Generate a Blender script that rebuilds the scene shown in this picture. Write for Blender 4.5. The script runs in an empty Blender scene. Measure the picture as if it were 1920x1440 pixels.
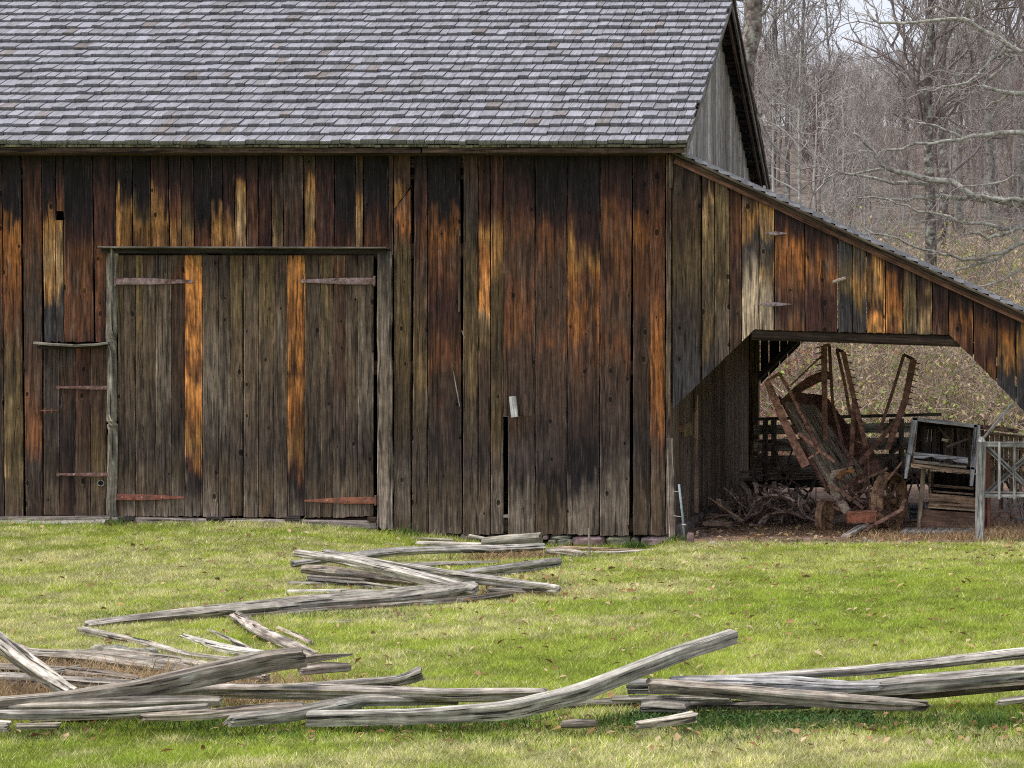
import bpy, math, random
import numpy as np
from mathutils import Vector, Matrix, Euler

sc = bpy.context.scene
COL = sc.collection
R = math.radians

# ------------------------------------------------------------------ camera
F, CX, CY, D0, HC = 4505.0, 1994.0, 607.0, 26.5, 2.34      # focal length (px of a 1920 wide frame), principal point, distance, eye height
cam = bpy.data.objects.new('camera', bpy.data.cameras.new('camera'))
COL.objects.link(cam)
cam.location = (0, -D0, HC)
cam.rotation_euler = (R(90), 0, 0)
cam.data.sensor_width = 36
cam.data.lens = F / 1920 * 36
cam.data.shift_x = -(CX - 960) / 1920
cam.data.shift_y = -(720 - CY) / 1920
cam.data.clip_end = 3000
sc.camera = cam

# ------------------------------------------------------------------ world, sun, exposure
SUN_EL, SUN_AZ = 66.0, 242.0            # azimuth from +Y clockwise: sun behind the viewer, to the left
w = bpy.data.worlds.new('World'); sc.world = w; w.use_nodes = True
nt = w.node_tree; nt.nodes.clear()
sky = nt.nodes.new('ShaderNodeTexSky'); sky.sky_type = 'NISHITA'; sky.sun_disc = False
sky.sun_elevation = R(SUN_EL); sky.sun_rotation = R(SUN_AZ)
sky.air_density = 1.0; sky.dust_density = 4.0; sky.ozone_density = 1.0
bg = nt.nodes.new('ShaderNodeBackground'); bg.inputs[1].default_value = 0.15
wo = nt.nodes.new('ShaderNodeOutputWorld')
# thin bright overcast: half sky, half even cloud
hs = nt.nodes.new('ShaderNodeMix'); hs.data_type = 'RGBA'; hs.inputs[0].default_value = 0.65; hs.inputs[7].default_value = (5.9, 6.0, 6.6, 1)
nt.links.new(sky.outputs[0], hs.inputs[6]); nt.links.new(hs.outputs[2], bg.inputs[0]); nt.links.new(bg.outputs[0], wo.inputs[0])
sun = bpy.data.objects.new('sun', bpy.data.lights.new('sun', 'SUN')); COL.objects.link(sun)
sun.data.energy = 2.2; sun.data.angle = R(12); sun.data.color = (1, .95, .88)
az, el = R(SUN_AZ), R(SUN_EL)
sd = Vector((math.sin(az) * math.cos(el), math.cos(az) * math.cos(el), math.sin(el)))
sun.rotation_euler = sd.to_track_quat('Z', 'Y').to_euler()
sc.view_settings.view_transform = 'Standard'; sc.view_settings.look = 'None'
sc.cycles.use_denoising = False; sc.cycles.filter_width = 1.1; sc.cycles.max_bounces = 8; sc.cycles.diffuse_bounces = 6; sc.cycles.adaptive_threshold = 0.02
sc.view_settings.exposure = 0.33; sc.view_settings.gamma = 1.0

# ------------------------------------------------------------------ basic helpers
rng = np.random.default_rng(7); rnd = random.Random(7)

def P(px, py, Y=0.0):
    d = D0 + Y
    return np.array([(px - CX) * d / F, Y, (CY - py) * d / F + HC])
def PX(px, Y=0.0): return (px - CX) * (D0 + Y) / F
def PZ(py, Y=0.0): return (CY - py) * (D0 + Y) / F + HC
def GY(py, z=0.0): return (HC - z) * F / (py - CY) - D0     # depth at which level z shows at row py

_perm = np.random.default_rng(3).permutation(4096)
def _h(ix, iy): return _perm[(_perm[ix & 4095] + iy) & 4095] / 4095.0
def vn(x, y):
    x = np.asarray(x, float); y = np.asarray(y, float)
    x, y = np.broadcast_arrays(x, y)
    ix = np.floor(x).astype(int); iy = np.floor(y).astype(int)
    fx = x - ix; fy = y - iy; fx = fx * fx * (3 - 2 * fx); fy = fy * fy * (3 - 2 * fy)
    return (_h(ix, iy) * (1 - fx) + _h(ix + 1, iy) * fx) * (1 - fy) + (_h(ix, iy + 1) * (1 - fx) + _h(ix + 1, iy + 1) * fx) * fy
def fbm(x, y, o=4):
    s = 0; a = .5; t = 0
    for i in range(o):
        s = s + a * vn(np.asarray(x) * 2 ** i + 17.3 * i, np.asarray(y) * 2 ** i + 5.1 * i); t += a; a *= .5
    return s / t
def sm(a, b, x):
    t = np.clip((np.asarray(x, float) - a) / (b - a), 0, 1); return t * t * (3 - 2 * t)

def terrain(x, y):
    x = np.asarray(x, float); y = np.asarray(y, float)
    z = 0.13 * sm(-6.5, -9.0, x) * sm(-5, -.5, y) * (1 - sm(3, 10, y))
    z = z - 0.05 * sm(-5.2, -4.0, x) * sm(-3, -.5, y) * (1 - sm(6, 9, y))
    z = z - .12 * sm(-7.3, -5.9, x) * (1 - sm(-4.7, -4.1, x)) * sm(-3.5, -.4, y) * (1 - sm(.3, .7, y))
    hill = 0.20 * np.clip(y - 9, 0, None) * sm(9, 14, y)
    hill = 22 * (1 - np.exp(-hill / 22)) 
    z = z + hill + .05 * (fbm(x * .5 + 40, y * .5 + 40, 3) - .5)
    z = z + sm(15, 40, y) * 1.6 * (fbm(x * .05 + 9, y * .05 + 3, 3) - .5)
    return z

class MB:
    """mesh builder: vertices with a colour and a grain coordinate (u along the fibre)"""
    def __init__(s): s.v = []; s.f = []; s.c = []; s.g = []; s.n = 0
    def add(s, v, f, c, g=None):
        v = np.asarray(v, float).reshape(-1, 3); n = len(v)
        c = np.asarray(c, float)
        if c.ndim == 1: c = np.tile(c[:3], (n, 1))
        if g is None: g = v[:, [2, 0, 1]]
        s.v.append(v); s.c.append(c); s.g.append(np.asarray(g, float).reshape(-1, 3))
        s.f.extend([tuple(int(i) + s.n for i in q) for q in f]); s.n += n
        return s
    def addnp(s, v, fq, c, g=None):       # fq: (m,k) array
        s.add(v, fq.tolist(), c, g); return s
    def bar(s, a, b, w, t, c, up=(0, 0, 1), w2=None, t2=None, j=0.0):
        """box from a to b, w across `up`, t along up"""
        a = np.asarray(a, float); b = np.asarray(b, float); d = b - a; L = np.linalg.norm(d) + 1e-9; d = d / L
        up = np.asarray(up, float)
        sd_ = np.cross(d, up)
        if np.linalg.norm(sd_) < 1e-3: sd_ = np.cross(d, (1, 0, 0.01))
        sd_ = sd_ / np.linalg.norm(sd_); u2 = np.cross(sd_, d)
        w2 = w if w2 is None else w2; t2 = t if t2 is None else t2
        ch = min(w, t) * .1
        vs = []; gs = []; r0 = rnd.random() * 30
        for (p, ww, tt, l) in ((a, w, t, 0), (a * .5 + b * .5, (w + w2) / 2, (t + t2) / 2, L / 2), (b, w2, t2, L)):
            jj = np.array([rnd.uniform(-j, j) for _ in range(3)]) * (0 if l in (0, L) else 1)
            for (sx, sy) in ((-1, -.6), (-.85, -1), (.85, -1), (1, -.6), (1, .6), (.85, 1), (-.85, 1), (-1, .6)):
                cs = sx * ww / 2; cu = sy * tt / 2
                vs.append(p + sd_ * cs + u2 * cu + jj); gs.append((l + r0, cs + r0, cu))
        f = []
        for k in range(2):
            for i in range(8):
                i2 = (i + 1) % 8; f.append((k * 8 + i, k * 8 + i2, k * 8 + 8 + i2, k * 8 + 8 + i))
        f.append(tuple(range(7, -1, -1))); f.append(tuple(range(16, 24)))
        s.add(vs, f, c, gs); return s
    def box(s, lo, hi, c):
        lo = np.asarray(lo, float); hi = np.asarray(hi, float)
        v = [(x, y, z) for z in (lo[2], hi[2]) for y in (lo[1], hi[1]) for x in (lo[0], hi[0])]
        f = [(0, 2, 3, 1), (4, 5, 7, 6), (0, 1, 5, 4), (2, 6, 7, 3), (0, 4, 6, 2), (1, 3, 7, 5)]
        r0 = rnd.random() * 30
        s.add(v, f, c, [(p[2] + r0, p[0] + r0, p[1]) for p in v]); return s
    def tube(s, pts, rad, k, c, cap=True):
        pts = np.asarray(pts, float); n = len(pts)
        rad = np.broadcast_to(np.asarray(rad, float), (n,))
        d = np.gradient(pts, axis=0); d /= (np.linalg.norm(d, axis=1, keepdims=True) + 1e-9)
        ref = np.array([0, 0, 1.0]) if abs(d[0][2]) < .9 else np.array([1.0, 0, 0])
        vs = []; gs = []; L = 0; r0 = rnd.random() * 30
        an = np.arange(k) * 2 * math.pi / k
        for i in range(n):
            if i: L += np.linalg.norm(pts[i] - pts[i - 1])
            a = np.cross(d[i], ref); a /= (np.linalg.norm(a) + 1e-9); b = np.cross(d[i], a)
            off = rad[i] * (np.cos(an)[:, None] * a + np.sin(an)[:, None] * b)
            vs.append(pts[i] + off)
            gs.append(np.stack([np.full(k, L + r0), rad[i] * np.cos(an) + r0, rad[i] * np.sin(an)], 1))
        f = []
        for i in range(n - 1):
            for q in range(k):
                q2 = (q + 1) % k; f.append((i * k + q, i * k + q2, i * k + k + q2, i * k + k + q))
        if cap and k > 2: f.append(tuple(range(k - 1, -1, -1))); f.append(tuple(range((n - 1) * k, n * k)))
        s.add(np.concatenate(vs), f, c, np.concatenate(gs)); return s
    def ring(s, c0, axis, ro, ri, wd, c, n=40):
        """wheel rim: annular band, axis direction, outer/inner radius, width"""
        c0 = np.asarray(c0, float); ax = np.asarray(axis, float); ax /= np.linalg.norm(ax)
        a = np.cross(ax, (0, 0, 1.0)); a /= np.linalg.norm(a); b = np.cross(ax, a)
        vs = []
        for i in range(n):
            t = 2 * math.pi * i / n; e = math.cos(t) * a + math.sin(t) * b
            for (r, q) in ((ro, -1), (ro, 1), (ri, 1), (ri, -1)): vs.append(c0 + e * r + ax * q * wd / 2)
        f = []
        for i in range(n):
            j = (i + 1) % n
            for k in range(4): k2 = (k + 1) % 4; f.append((i * 4 + k, i * 4 + k2, j * 4 + k2, j * 4 + k))
        s.add(vs, f, c); return s
    def build(s, name, mat, parent=None, smooth=False, origin=None):
        v = np.concatenate(s.v); c = np.concatenate(s.c); g = np.concatenate(s.g)
        if parent is not None: o3 = ORG[parent.name]
        elif origin is not None: o3 = np.asarray(origin, float)
        else:
            o3 = v.mean(0); o3[2] = v[:, 2].min()
        return finish(name, v - o3, s.f, c, g, mat, parent, o3, smooth)

ORG = {}
def finish(name, v, f, c, g, mat, parent, o3, smooth=False):
    me = bpy.data.meshes.new(name)
    if isinstance(f, np.ndarray):
        m, k = f.shape
        me.vertices.add(len(v)); me.vertices.foreach_set('co', v.astype(np.float32).ravel())
        me.loops.add(m * k); me.loops.foreach_set('vertex_index', f.astype(np.int32).ravel())
        me.polygons.add(m); me.polygons.foreach_set('loop_start', np.arange(0, m * k, k, dtype=np.int32))
        me.polygons.foreach_set('loop_total', np.full(m, k, dtype=np.int32))
        me.update(calc_edges=True)
    else:
        me.from_pydata(v.tolist(), [], f); me.update()
    if c is not None:
        a = me.attributes.new('Col', 'FLOAT_COLOR', 'POINT')
        a.data.foreach_set('color', np.concatenate([c, np.ones((len(c), 1))], 1).astype(np.float32).ravel())
    if g is not None:
        a = me.attributes.new('grain', 'FLOAT_VECTOR', 'POINT'); a.data.foreach_set('vector', g.astype(np.float32).ravel())
    if smooth: me.polygons.foreach_set('use_smooth', np.ones(len(me.polygons), dtype=bool))
    me.materials.append(mat)
    o = bpy.data.objects.new(name, me); COL.objects.link(o)
    if parent is not None: o.parent = parent
    else: o.location = o3
    ORG[o.name] = np.array(o3, float)
    return o
def part(mb, name, mat, parent, label=None, smooth=False):
    o = mb.build(name, mat, parent, smooth)
    if label: o['label'] = label
    return o
def thing(name, label, cat, loc, group=None):
    o = bpy.data.objects.new(name, None); COL.objects.link(o); o.location = loc; o.empty_display_size = .2
    ORG[o.name] = np.array(loc, float); tag(o, label, cat, group); return o
def tag(o, label, cat, group=None):
    o['label'] = label; o['category'] = cat
    if group: o['group'] = group
    return o

# ------------------------------------------------------------------ palette (linear albedo of the bare material; near-black also paints eave shade)
PAL = {'k': (.011, .009, .012), 'm': (.038, .018, .016), 'b': (.055, .035, .026), 'g': (.098, .078, .058), 'G': (.17, .152, .132),
       'l': (.080, .060, .032), 'L': (.132, .102, .055), 'o': (.178, .074, .024), 'r': (.086, .039, .021), 'c': (.225, .125, .045),
       't': (.31, .22, .12), 'p': (.46, .40, .31), 'n': (.036, .037, .045), 'a': (.042, .035, .034), 'w': (.30, .28, .26), 'O': (.43, .195, .058)}
PALN = {k: np.array(v) for k, v in PAL.items()}

# ------------------------------------------------------------------ materials
def newmat(name):
    m = bpy.data.materials.new(name); m.use_nodes = True; n = m.node_tree; n.nodes.clear()
    out = n.nodes.new('ShaderNodeOutputMaterial'); bs = n.nodes.new('ShaderNodeBsdfPrincipled')
    n.links.new(bs.outputs[0], out.inputs[0]); return m, n, bs
def N(n, t, **k):
    x = n.nodes.new(t)
    for a, b in k.items(): setattr(x, a, b)
    return x
def math_(n, op, a, b=None, clamp=False):
    x = n.nodes.new('ShaderNodeMath'); x.operation = op; x.use_clamp = clamp
    for i, v in enumerate((a, b)):
        if v is None: continue
        if isinstance(v, (int, float)): x.inputs[i].default_value = v
        else: n.links.new(v, x.inputs[i])
    return x.outputs[0]
def ramp(n, fac, lo, hi, a, b):
    x = n.nodes.new('ShaderNodeMapRange'); x.interpolation_type = 'SMOOTHSTEP'
    n.links.new(fac, x.inputs[0])
    for i, v in zip((1, 2, 3, 4), (lo, hi, a, b)): x.inputs[i].default_value = v
    return x.outputs[0]

def wood_mat(name, u=2.2, v=70, knots=0.0, contrast=1.0, rough=.85, bump=.5, crack=1.0, dist=.004):
    m, n, bs = newmat(name)
    at = N(n, 'ShaderNodeAttribute', attribute_name='grain'); co = N(n, 'ShaderNodeAttribute', attribute_name='Col')
    sep = N(n, 'ShaderNodeSeparateXYZ'); n.links.new(at.outputs['Vector'], sep.inputs[0])
    U, V, W = sep.outputs
    mult = None; Vd = V
    if knots:
        cb = N(n, 'ShaderNodeCombineXYZ'); n.links.new(math_(n, 'MULTIPLY', V, 5.0), cb.inputs[0]); n.links.new(math_(n, 'MULTIPLY', U, 3.0), cb.inputs[1])
        vo = N(n, 'ShaderNodeTexVoronoi', voronoi_dimensions='2D', feature='F1'); vo.inputs['Scale'].default_value = 1.0
        n.links.new(cb.outputs[0], vo.inputs['Vector'])
        dd = vo.outputs['Distance']
        sc_ = N(n, 'ShaderNodeSeparateColor'); n.links.new(vo.outputs['Color'], sc_.inputs[0])
        keep = math_(n, 'GREATER_THAN', sc_.outputs[0], 1 - knots)
        size = math_(n, 'ADD', math_(n, 'MULTIPLY', sc_.outputs[1], .09), .045)
        rel = math_(n, 'DIVIDE', dd, size)
        kn = math_(n, 'MULTIPLY', ramp(n, rel, .55, 1.0, 1, 0), keep)
        halo = math_(n, 'MULTIPLY', ramp(n, rel, 1.0, 2.3, 1, 0), keep)
        # fibres flow round the knot
        sub = N(n, 'ShaderNodeVectorMath', operation='SUBTRACT'); n.links.new(cb.outputs[0], sub.inputs[0]); n.links.new(vo.outputs['Position'], sub.inputs[1])
        s2 = N(n, 'ShaderNodeSeparateXYZ'); n.links.new(sub.outputs[0], s2.inputs[0])
        push = math_(n, 'MULTIPLY', math_(n, 'MULTIPLY', s2.outputs[0], ramp(n, rel, .3, 4.5, 1, 0)), keep)
        Vd = math_(n, 'SUBTRACT', V, math_(n, 'MULTIPLY', push, .13))
    # wavy fibres
    wv = N(n, 'ShaderNodeCombineXYZ'); n.links.new(math_(n, 'MULTIPLY', U, 2.5), wv.inputs[0]); n.links.new(math_(n, 'MULTIPLY', V, 9), wv.inputs[1]); n.links.new(W, wv.inputs[2])
    wn = N(n, 'ShaderNodeTexNoise'); wn.inputs['Scale'].default_value = 1; wn.inputs['Detail'].default_value = 2; n.links.new(wv.outputs[0], wn.inputs['Vector'])
    Vd = math_(n, 'ADD', Vd, math_(n, 'MULTIPLY', math_(n, 'SUBTRACT', wn.outputs[0], .5), dist * 8))
    def streak(su, sv, det, rg=.55):
        c = N(n, 'ShaderNodeCombineXYZ'); n.links.new(math_(n, 'MULTIPLY', U, su), c.inputs[0]); n.links.new(math_(n, 'MULTIPLY', Vd, sv), c.inputs[1]); n.links.new(math_(n, 'MULTIPLY', W, sv), c.inputs[2])
        t = N(n, 'ShaderNodeTexNoise'); t.inputs['Scale'].default_value = 1; t.inputs['Detail'].default_value = det; t.inputs['Roughness'].default_value = rg
        n.links.new(c.outputs[0], t.inputs['Vector']); return t.outputs[0]
    fine = streak(u, v, 5, .65); mid = streak(u * .35, v * .28, 4); ck = streak(u * .45, v * .55, 3)
    blot = streak(u * 2.2, v * .12, 5, .7)
    a = ramp(n, fine, .30, .72, 1 - .62 * contrast, 1 + .72 * contrast)
    b = ramp(n, mid, .32, .70, 1 - .42 * contrast, 1 + .48 * contrast)
    b2 = ramp(n, blot, .32, .70, 1 - .30 * contrast, 1 + .34 * contrast)
    crk = ramp(n, ck, .36, .41, 1 - .75 * crack, 1)
    mul = math_(n, 'MULTIPLY', math_(n, 'MULTIPLY', math_(n, 'MULTIPLY', a, b), b2), crk)
    hgt = math_(n, 'ADD', math_(n, 'MULTIPLY', fine, .6), math_(n, 'MULTIPLY', crk, .8))
    if knots:
        mul = math_(n, 'MULTIPLY', mul, math_(n, 'SUBTRACT', 1, math_(n, 'MULTIPLY', kn, .8)))
        mul = math_(n, 'MULTIPLY', mul, math_(n, 'SUBTRACT', 1, math_(n, 'MULTIPLY', halo, .35)))
        rim = math_(n, 'MULTIPLY', math_(n, 'MULTIPLY', ramp(n, rel, .85, 1.1, 0, 1), ramp(n, rel, 1.15, 1.45, 1, 0)), keep)
        mul = math_(n, 'MULTIPLY', mul, math_(n, 'ADD', 1, math_(n, 'MULTIPLY', rim, .9)))
        hgt = math_(n, 'SUBTRACT', hgt, math_(n, 'MULTIPLY', kn, .9))
    mx = N(n, 'ShaderNodeVectorMath', operation='SCALE'); n.links.new(co.outputs['Color'], mx.inputs[0]); n.links.new(mul, mx.inputs['Scale'])
    cout = mx.outputs[0]
    if knots:
        sc3 = N(n, 'ShaderNodeSeparateColor'); n.links.new(co.outputs['Color'], sc3.inputs[0])
        warm = ramp(n, math_(n, 'DIVIDE', sc3.outputs[0], math_(n, 'ADD', sc3.outputs[2], .001)), 3.2, 7.5, 0, 1)
        fil = math_(n, 'MULTIPLY', ramp(n, streak(1.1, 95, 4, .6), .53, .64, 0, 1), ramp(n, streak(.8, 9, 2), .42, .60, 0, 1))
        am = N(n, 'ShaderNodeMix', data_type='RGBA'); n.links.new(math_(n, 'MULTIPLY', math_(n, 'MULTIPLY', fil, warm), .8), am.inputs[0]); n.links.new(cout, am.inputs[6]); am.inputs[7].default_value = (.50, .235, .06, 1)
        cout = am.outputs[2]
        pf_ = math_(n, 'MULTIPLY', ramp(n, streak(2.5, 130, 3, .6), .64, .72, 0, 1), .45)       # bleached fibres
        am2 = N(n, 'ShaderNodeMix', data_type='RGBA'); n.links.new(pf_, am2.inputs[0]); n.links.new(cout, am2.inputs[6]); am2.inputs[7].default_value = (.20, .17, .145, 1)
        cout = am2.outputs[2]
    n.links.new(cout, bs.inputs['Base Color'])
    bs.inputs['Roughness'].default_value = rough; bs.inputs['Specular IOR Level'].default_value = .25
    bp = N(n, 'ShaderNodeBump'); bp.inputs['Strength'].default_value = bump; bp.inputs['Distance'].default_value = .006
    n.links.new(hgt, bp.inputs['Height']); n.links.new(bp.outputs[0], bs.inputs['Normal'])
    return m
def mottled(name, scale=14, contrast=.5, rough=.9, bump=.4, second=None, lo=.5, hi=.62, dist=.01):
    """Col attribute x mottling, with patches of a second colour (rust, lichen, soil)"""
    m, n, bs = newmat(name)
    co = N(n, 'ShaderNodeAttribute', attribute_name='Col'); tc = N(n, 'ShaderNodeTexCoord')
    t = N(n, 'ShaderNodeTexNoise'); t.inputs['Scale'].default_value = scale; t.inputs['Detail'].default_value = 7; t.inputs['Roughness'].default_value = .68
    n.links.new(tc.outputs['Object'], t.inputs['Vector'])
    f = ramp(n, t.outputs[0], .3, .7, 1 - contrast, 1 + contrast)
    mx = N(n, 'ShaderNodeVectorMath', operation='SCALE'); n.links.new(co.outputs['Color'], mx.inputs[0]); n.links.new(f, mx.inputs['Scale'])
    c = mx.outputs[0]
    if second:
        t2 = N(n, 'ShaderNodeTexNoise'); t2.inputs['Scale'].default_value = scale * .55; t2.inputs['Detail'].default_value = 6; t2.inputs['Roughness'].default_value = .7
        mp = N(n, 'ShaderNodeMapping'); mp.inputs['Location'].default_value = (3, 7, 1); n.links.new(tc.outputs['Object'], mp.inputs[0]); n.links.new(mp.outputs[0], t2.inputs['Vector'])
        g = ramp(n, t2.outputs[0], lo, hi, 0, 1)
        mi = N(n, 'ShaderNodeMix', data_type='RGBA'); n.links.new(g, mi.inputs[0]); n.links.new(c, mi.inputs[6]); mi.inputs[7].default_value = (*second, 1)
        c = mi.outputs[2]
    n.links.new(c, bs.inputs['Base Color']); bs.inputs['Roughness'].default_value = rough; bs.inputs['Specular IOR Level'].default_value = .3
    bp = N(n, 'ShaderNodeBump'); bp.inputs['Strength'].default_value = bump; bp.inputs['Distance'].default_value = dist
    n.links.new(t.outputs[0], bp.inputs['Height']); n.links.new(bp.outputs[0], bs.inputs['Normal'])
    return m
def plain_col(name, rough=.8, trans=0.0):
    m, n, bs = newmat(name)
    co = N(n, 'ShaderNodeAttribute', attribute_name='Col'); n.links.new(co.outputs['Color'], bs.inputs['Base Color'])
    bs.inputs['Roughness'].default_value = rough; bs.inputs['Specular IOR Level'].default_value = .2
    if trans:
        out = [x for x in n.nodes if x.type == 'OUTPUT_MATERIAL'][0]
        tr = N(n, 'ShaderNodeBsdfTranslucent'); n.links.new(co.outputs['Color'], tr.inputs[0])
        mi = N(n, 'ShaderNodeMixShader'); mi.inputs[0].default_value = trans
        n.links.new(bs.outputs[0], mi.inputs[1]); n.links.new(tr.outputs[0], mi.inputs[2]); n.links.new(mi.outputs[0], out.inputs[0])
    return m

M_BOARD = wood_mat('weathered_board', 4.0, 120, knots=.27, contrast=.8, bump=.6)
M_DOOR = wood_mat('door_board', 4.0, 120, knots=.28, contrast=.8, bump=.6)
M_PLANK = wood_mat('old_plank', 3.0, 60, contrast=.85, bump=.5)
M_SHINGLE = wood_mat('split_shingle', 5, 110, contrast=.36, crack=.45, bump=.35, rough=.7)
M_RAIL = wood_mat('split_rail', 4.5, 85, contrast=.72, crack=1.15, bump=1.0, rough=.9, dist=.003)
M_RUST = mottled('rusty_iron', 16, .5, .75, .4, second=(.12, .065, .048))
M_STONE = mottled('field_stone', 9, .4, .9, .7, second=(.10, .105, .075), lo=.52, hi=.7, dist=.03)
M_BARK = mottled('lichen_bark', 11, .7, .95, .9, second=(.36, .37, .31), lo=.5, hi=.62, dist=.03)
M_TWIG = plain_col('bare_twig')
M_GRASS = plain_col('grass_blade', .6, .35)
M_LEAF = plain_col('dry_leaf', .8, .25)
M_METAL = mottled('galvanised_pipe', 30, .25, .55, .1)

# ------------------------------------------------------------------ ground
def ground():
    xs = np.concatenate([np.linspace(-400, -40, 14)[:-1], np.linspace(-40, -14, 30)[:-1], np.linspace(-14, 8, 150)[:-1], np.linspace(8, 60, 40)[:-1], np.linspace(60, 400, 14)])
    ys = np.concatenate([np.linspace(-80, -20, 12)[:-1], np.linspace(-20, 12, 200)[:-1], np.linspace(12, 120, 90)[:-1], np.linspace(120, 900, 20)])
    X, Y = np.meshgrid(xs, ys); Z = terrain(X, Y)
    v = np.stack([X, Y, Z], -1).reshape(-1, 3)
    nx, ny = len(xs), len(ys); i = np.arange(nx * ny).reshape(ny, nx)
    f = np.stack([i[:-1, :-1], i[:-1, 1:], i[1:, 1:], i[1:, :-1]], -1).reshape(-1, 4)
    m, n, bs = newmat('soil_and_turf')
    tc = N(n, 'ShaderNodeTexCoord'); sp = N(n, 'ShaderNodeSeparateXYZ'); n.links.new(tc.outputs['Object'], sp.inputs[0])
    def noise(s, d=6, loc=(0, 0, 0), r=.6):
        mp = N(n, 'ShaderNodeMapping'); mp.inputs['Location'].default_value = loc; n.links.new(tc.outputs['Object'], mp.inputs[0])
        t = N(n, 'ShaderNodeTexNoise'); t.inputs['Scale'].default_value = s; t.inputs['Detail'].default_value = d; t.inputs['Roughness'].default_value = r
        n.links.new(mp.outputs[0], t.inputs['Vector']); return t.outputs[0]
    def mix(f_, a, b):
        x = N(n, 'ShaderNodeMix', data_type='RGBA'); n.links.new(f_, x.inputs[0])
        for k, q in ((6, a), (7, b)):
            if isinstance(q, tuple): x.inputs[k].default_value = (*q, 1)
            else: n.links.new(q, x.inputs[k])
        return x.outputs[2]
    turf = mix(ramp(n, noise(22), .35, .65, 0, 1), (.15, .20, .035), (.32, .30, .11))
    dirt = mix(ramp(n, noise(9, 8), .3, .7, 0, 1), (.15, .098, .074), (.34, .235, .18))
    litter = mix(ramp(n, noise(5, 8, (4, 4, 4)), .35, .65, 0, 1), (.10, .082, .068), (.21, .172, .145))
    wob = math_(n, 'MULTIPLY', math_(n, 'SUBTRACT', noise(1.3, 5, (1, 2, 3)), .5), .9)
    xx = math_(n, 'ADD', sp.outputs[0], wob); yy = math_(n, 'ADD', sp.outputs[1], wob)
    md = math_(n, 'MULTIPLY', math_(n, 'MULTIPLY', ramp(n, xx, -4.75, -4.5, 0, 1), ramp(n, yy, -.45, -.2, 0, 1)), ramp(n, yy, 8, 9, 1, 0))
    md = math_(n, 'MULTIPLY', md, ramp(n, xx, .9, 1.6, 1, 0))
    c = mix(md, turf, dirt); c = mix(ramp(n, yy, 7.5, 9, 0, 1), c, litter)
    n.links.new(c, bs.inputs['Base Color']); bs.inputs['Roughness'].default_value = .95; bs.inputs['Specular IOR Level'].default_value = .1
    bp = N(n, 'ShaderNodeBump'); bp.inputs['Strength'].default_value = .7; bp.inputs['Distance'].default_value = .03
    n.links.new(noise(14, 8), bp.inputs['Height']); n.links.new(bp.outputs[0], bs.inputs['Normal'])
    o = finish('ground', v, f, None, None, m, None, (0, 0, 0), True); o['kind'] = 'structure'
ground()

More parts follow.
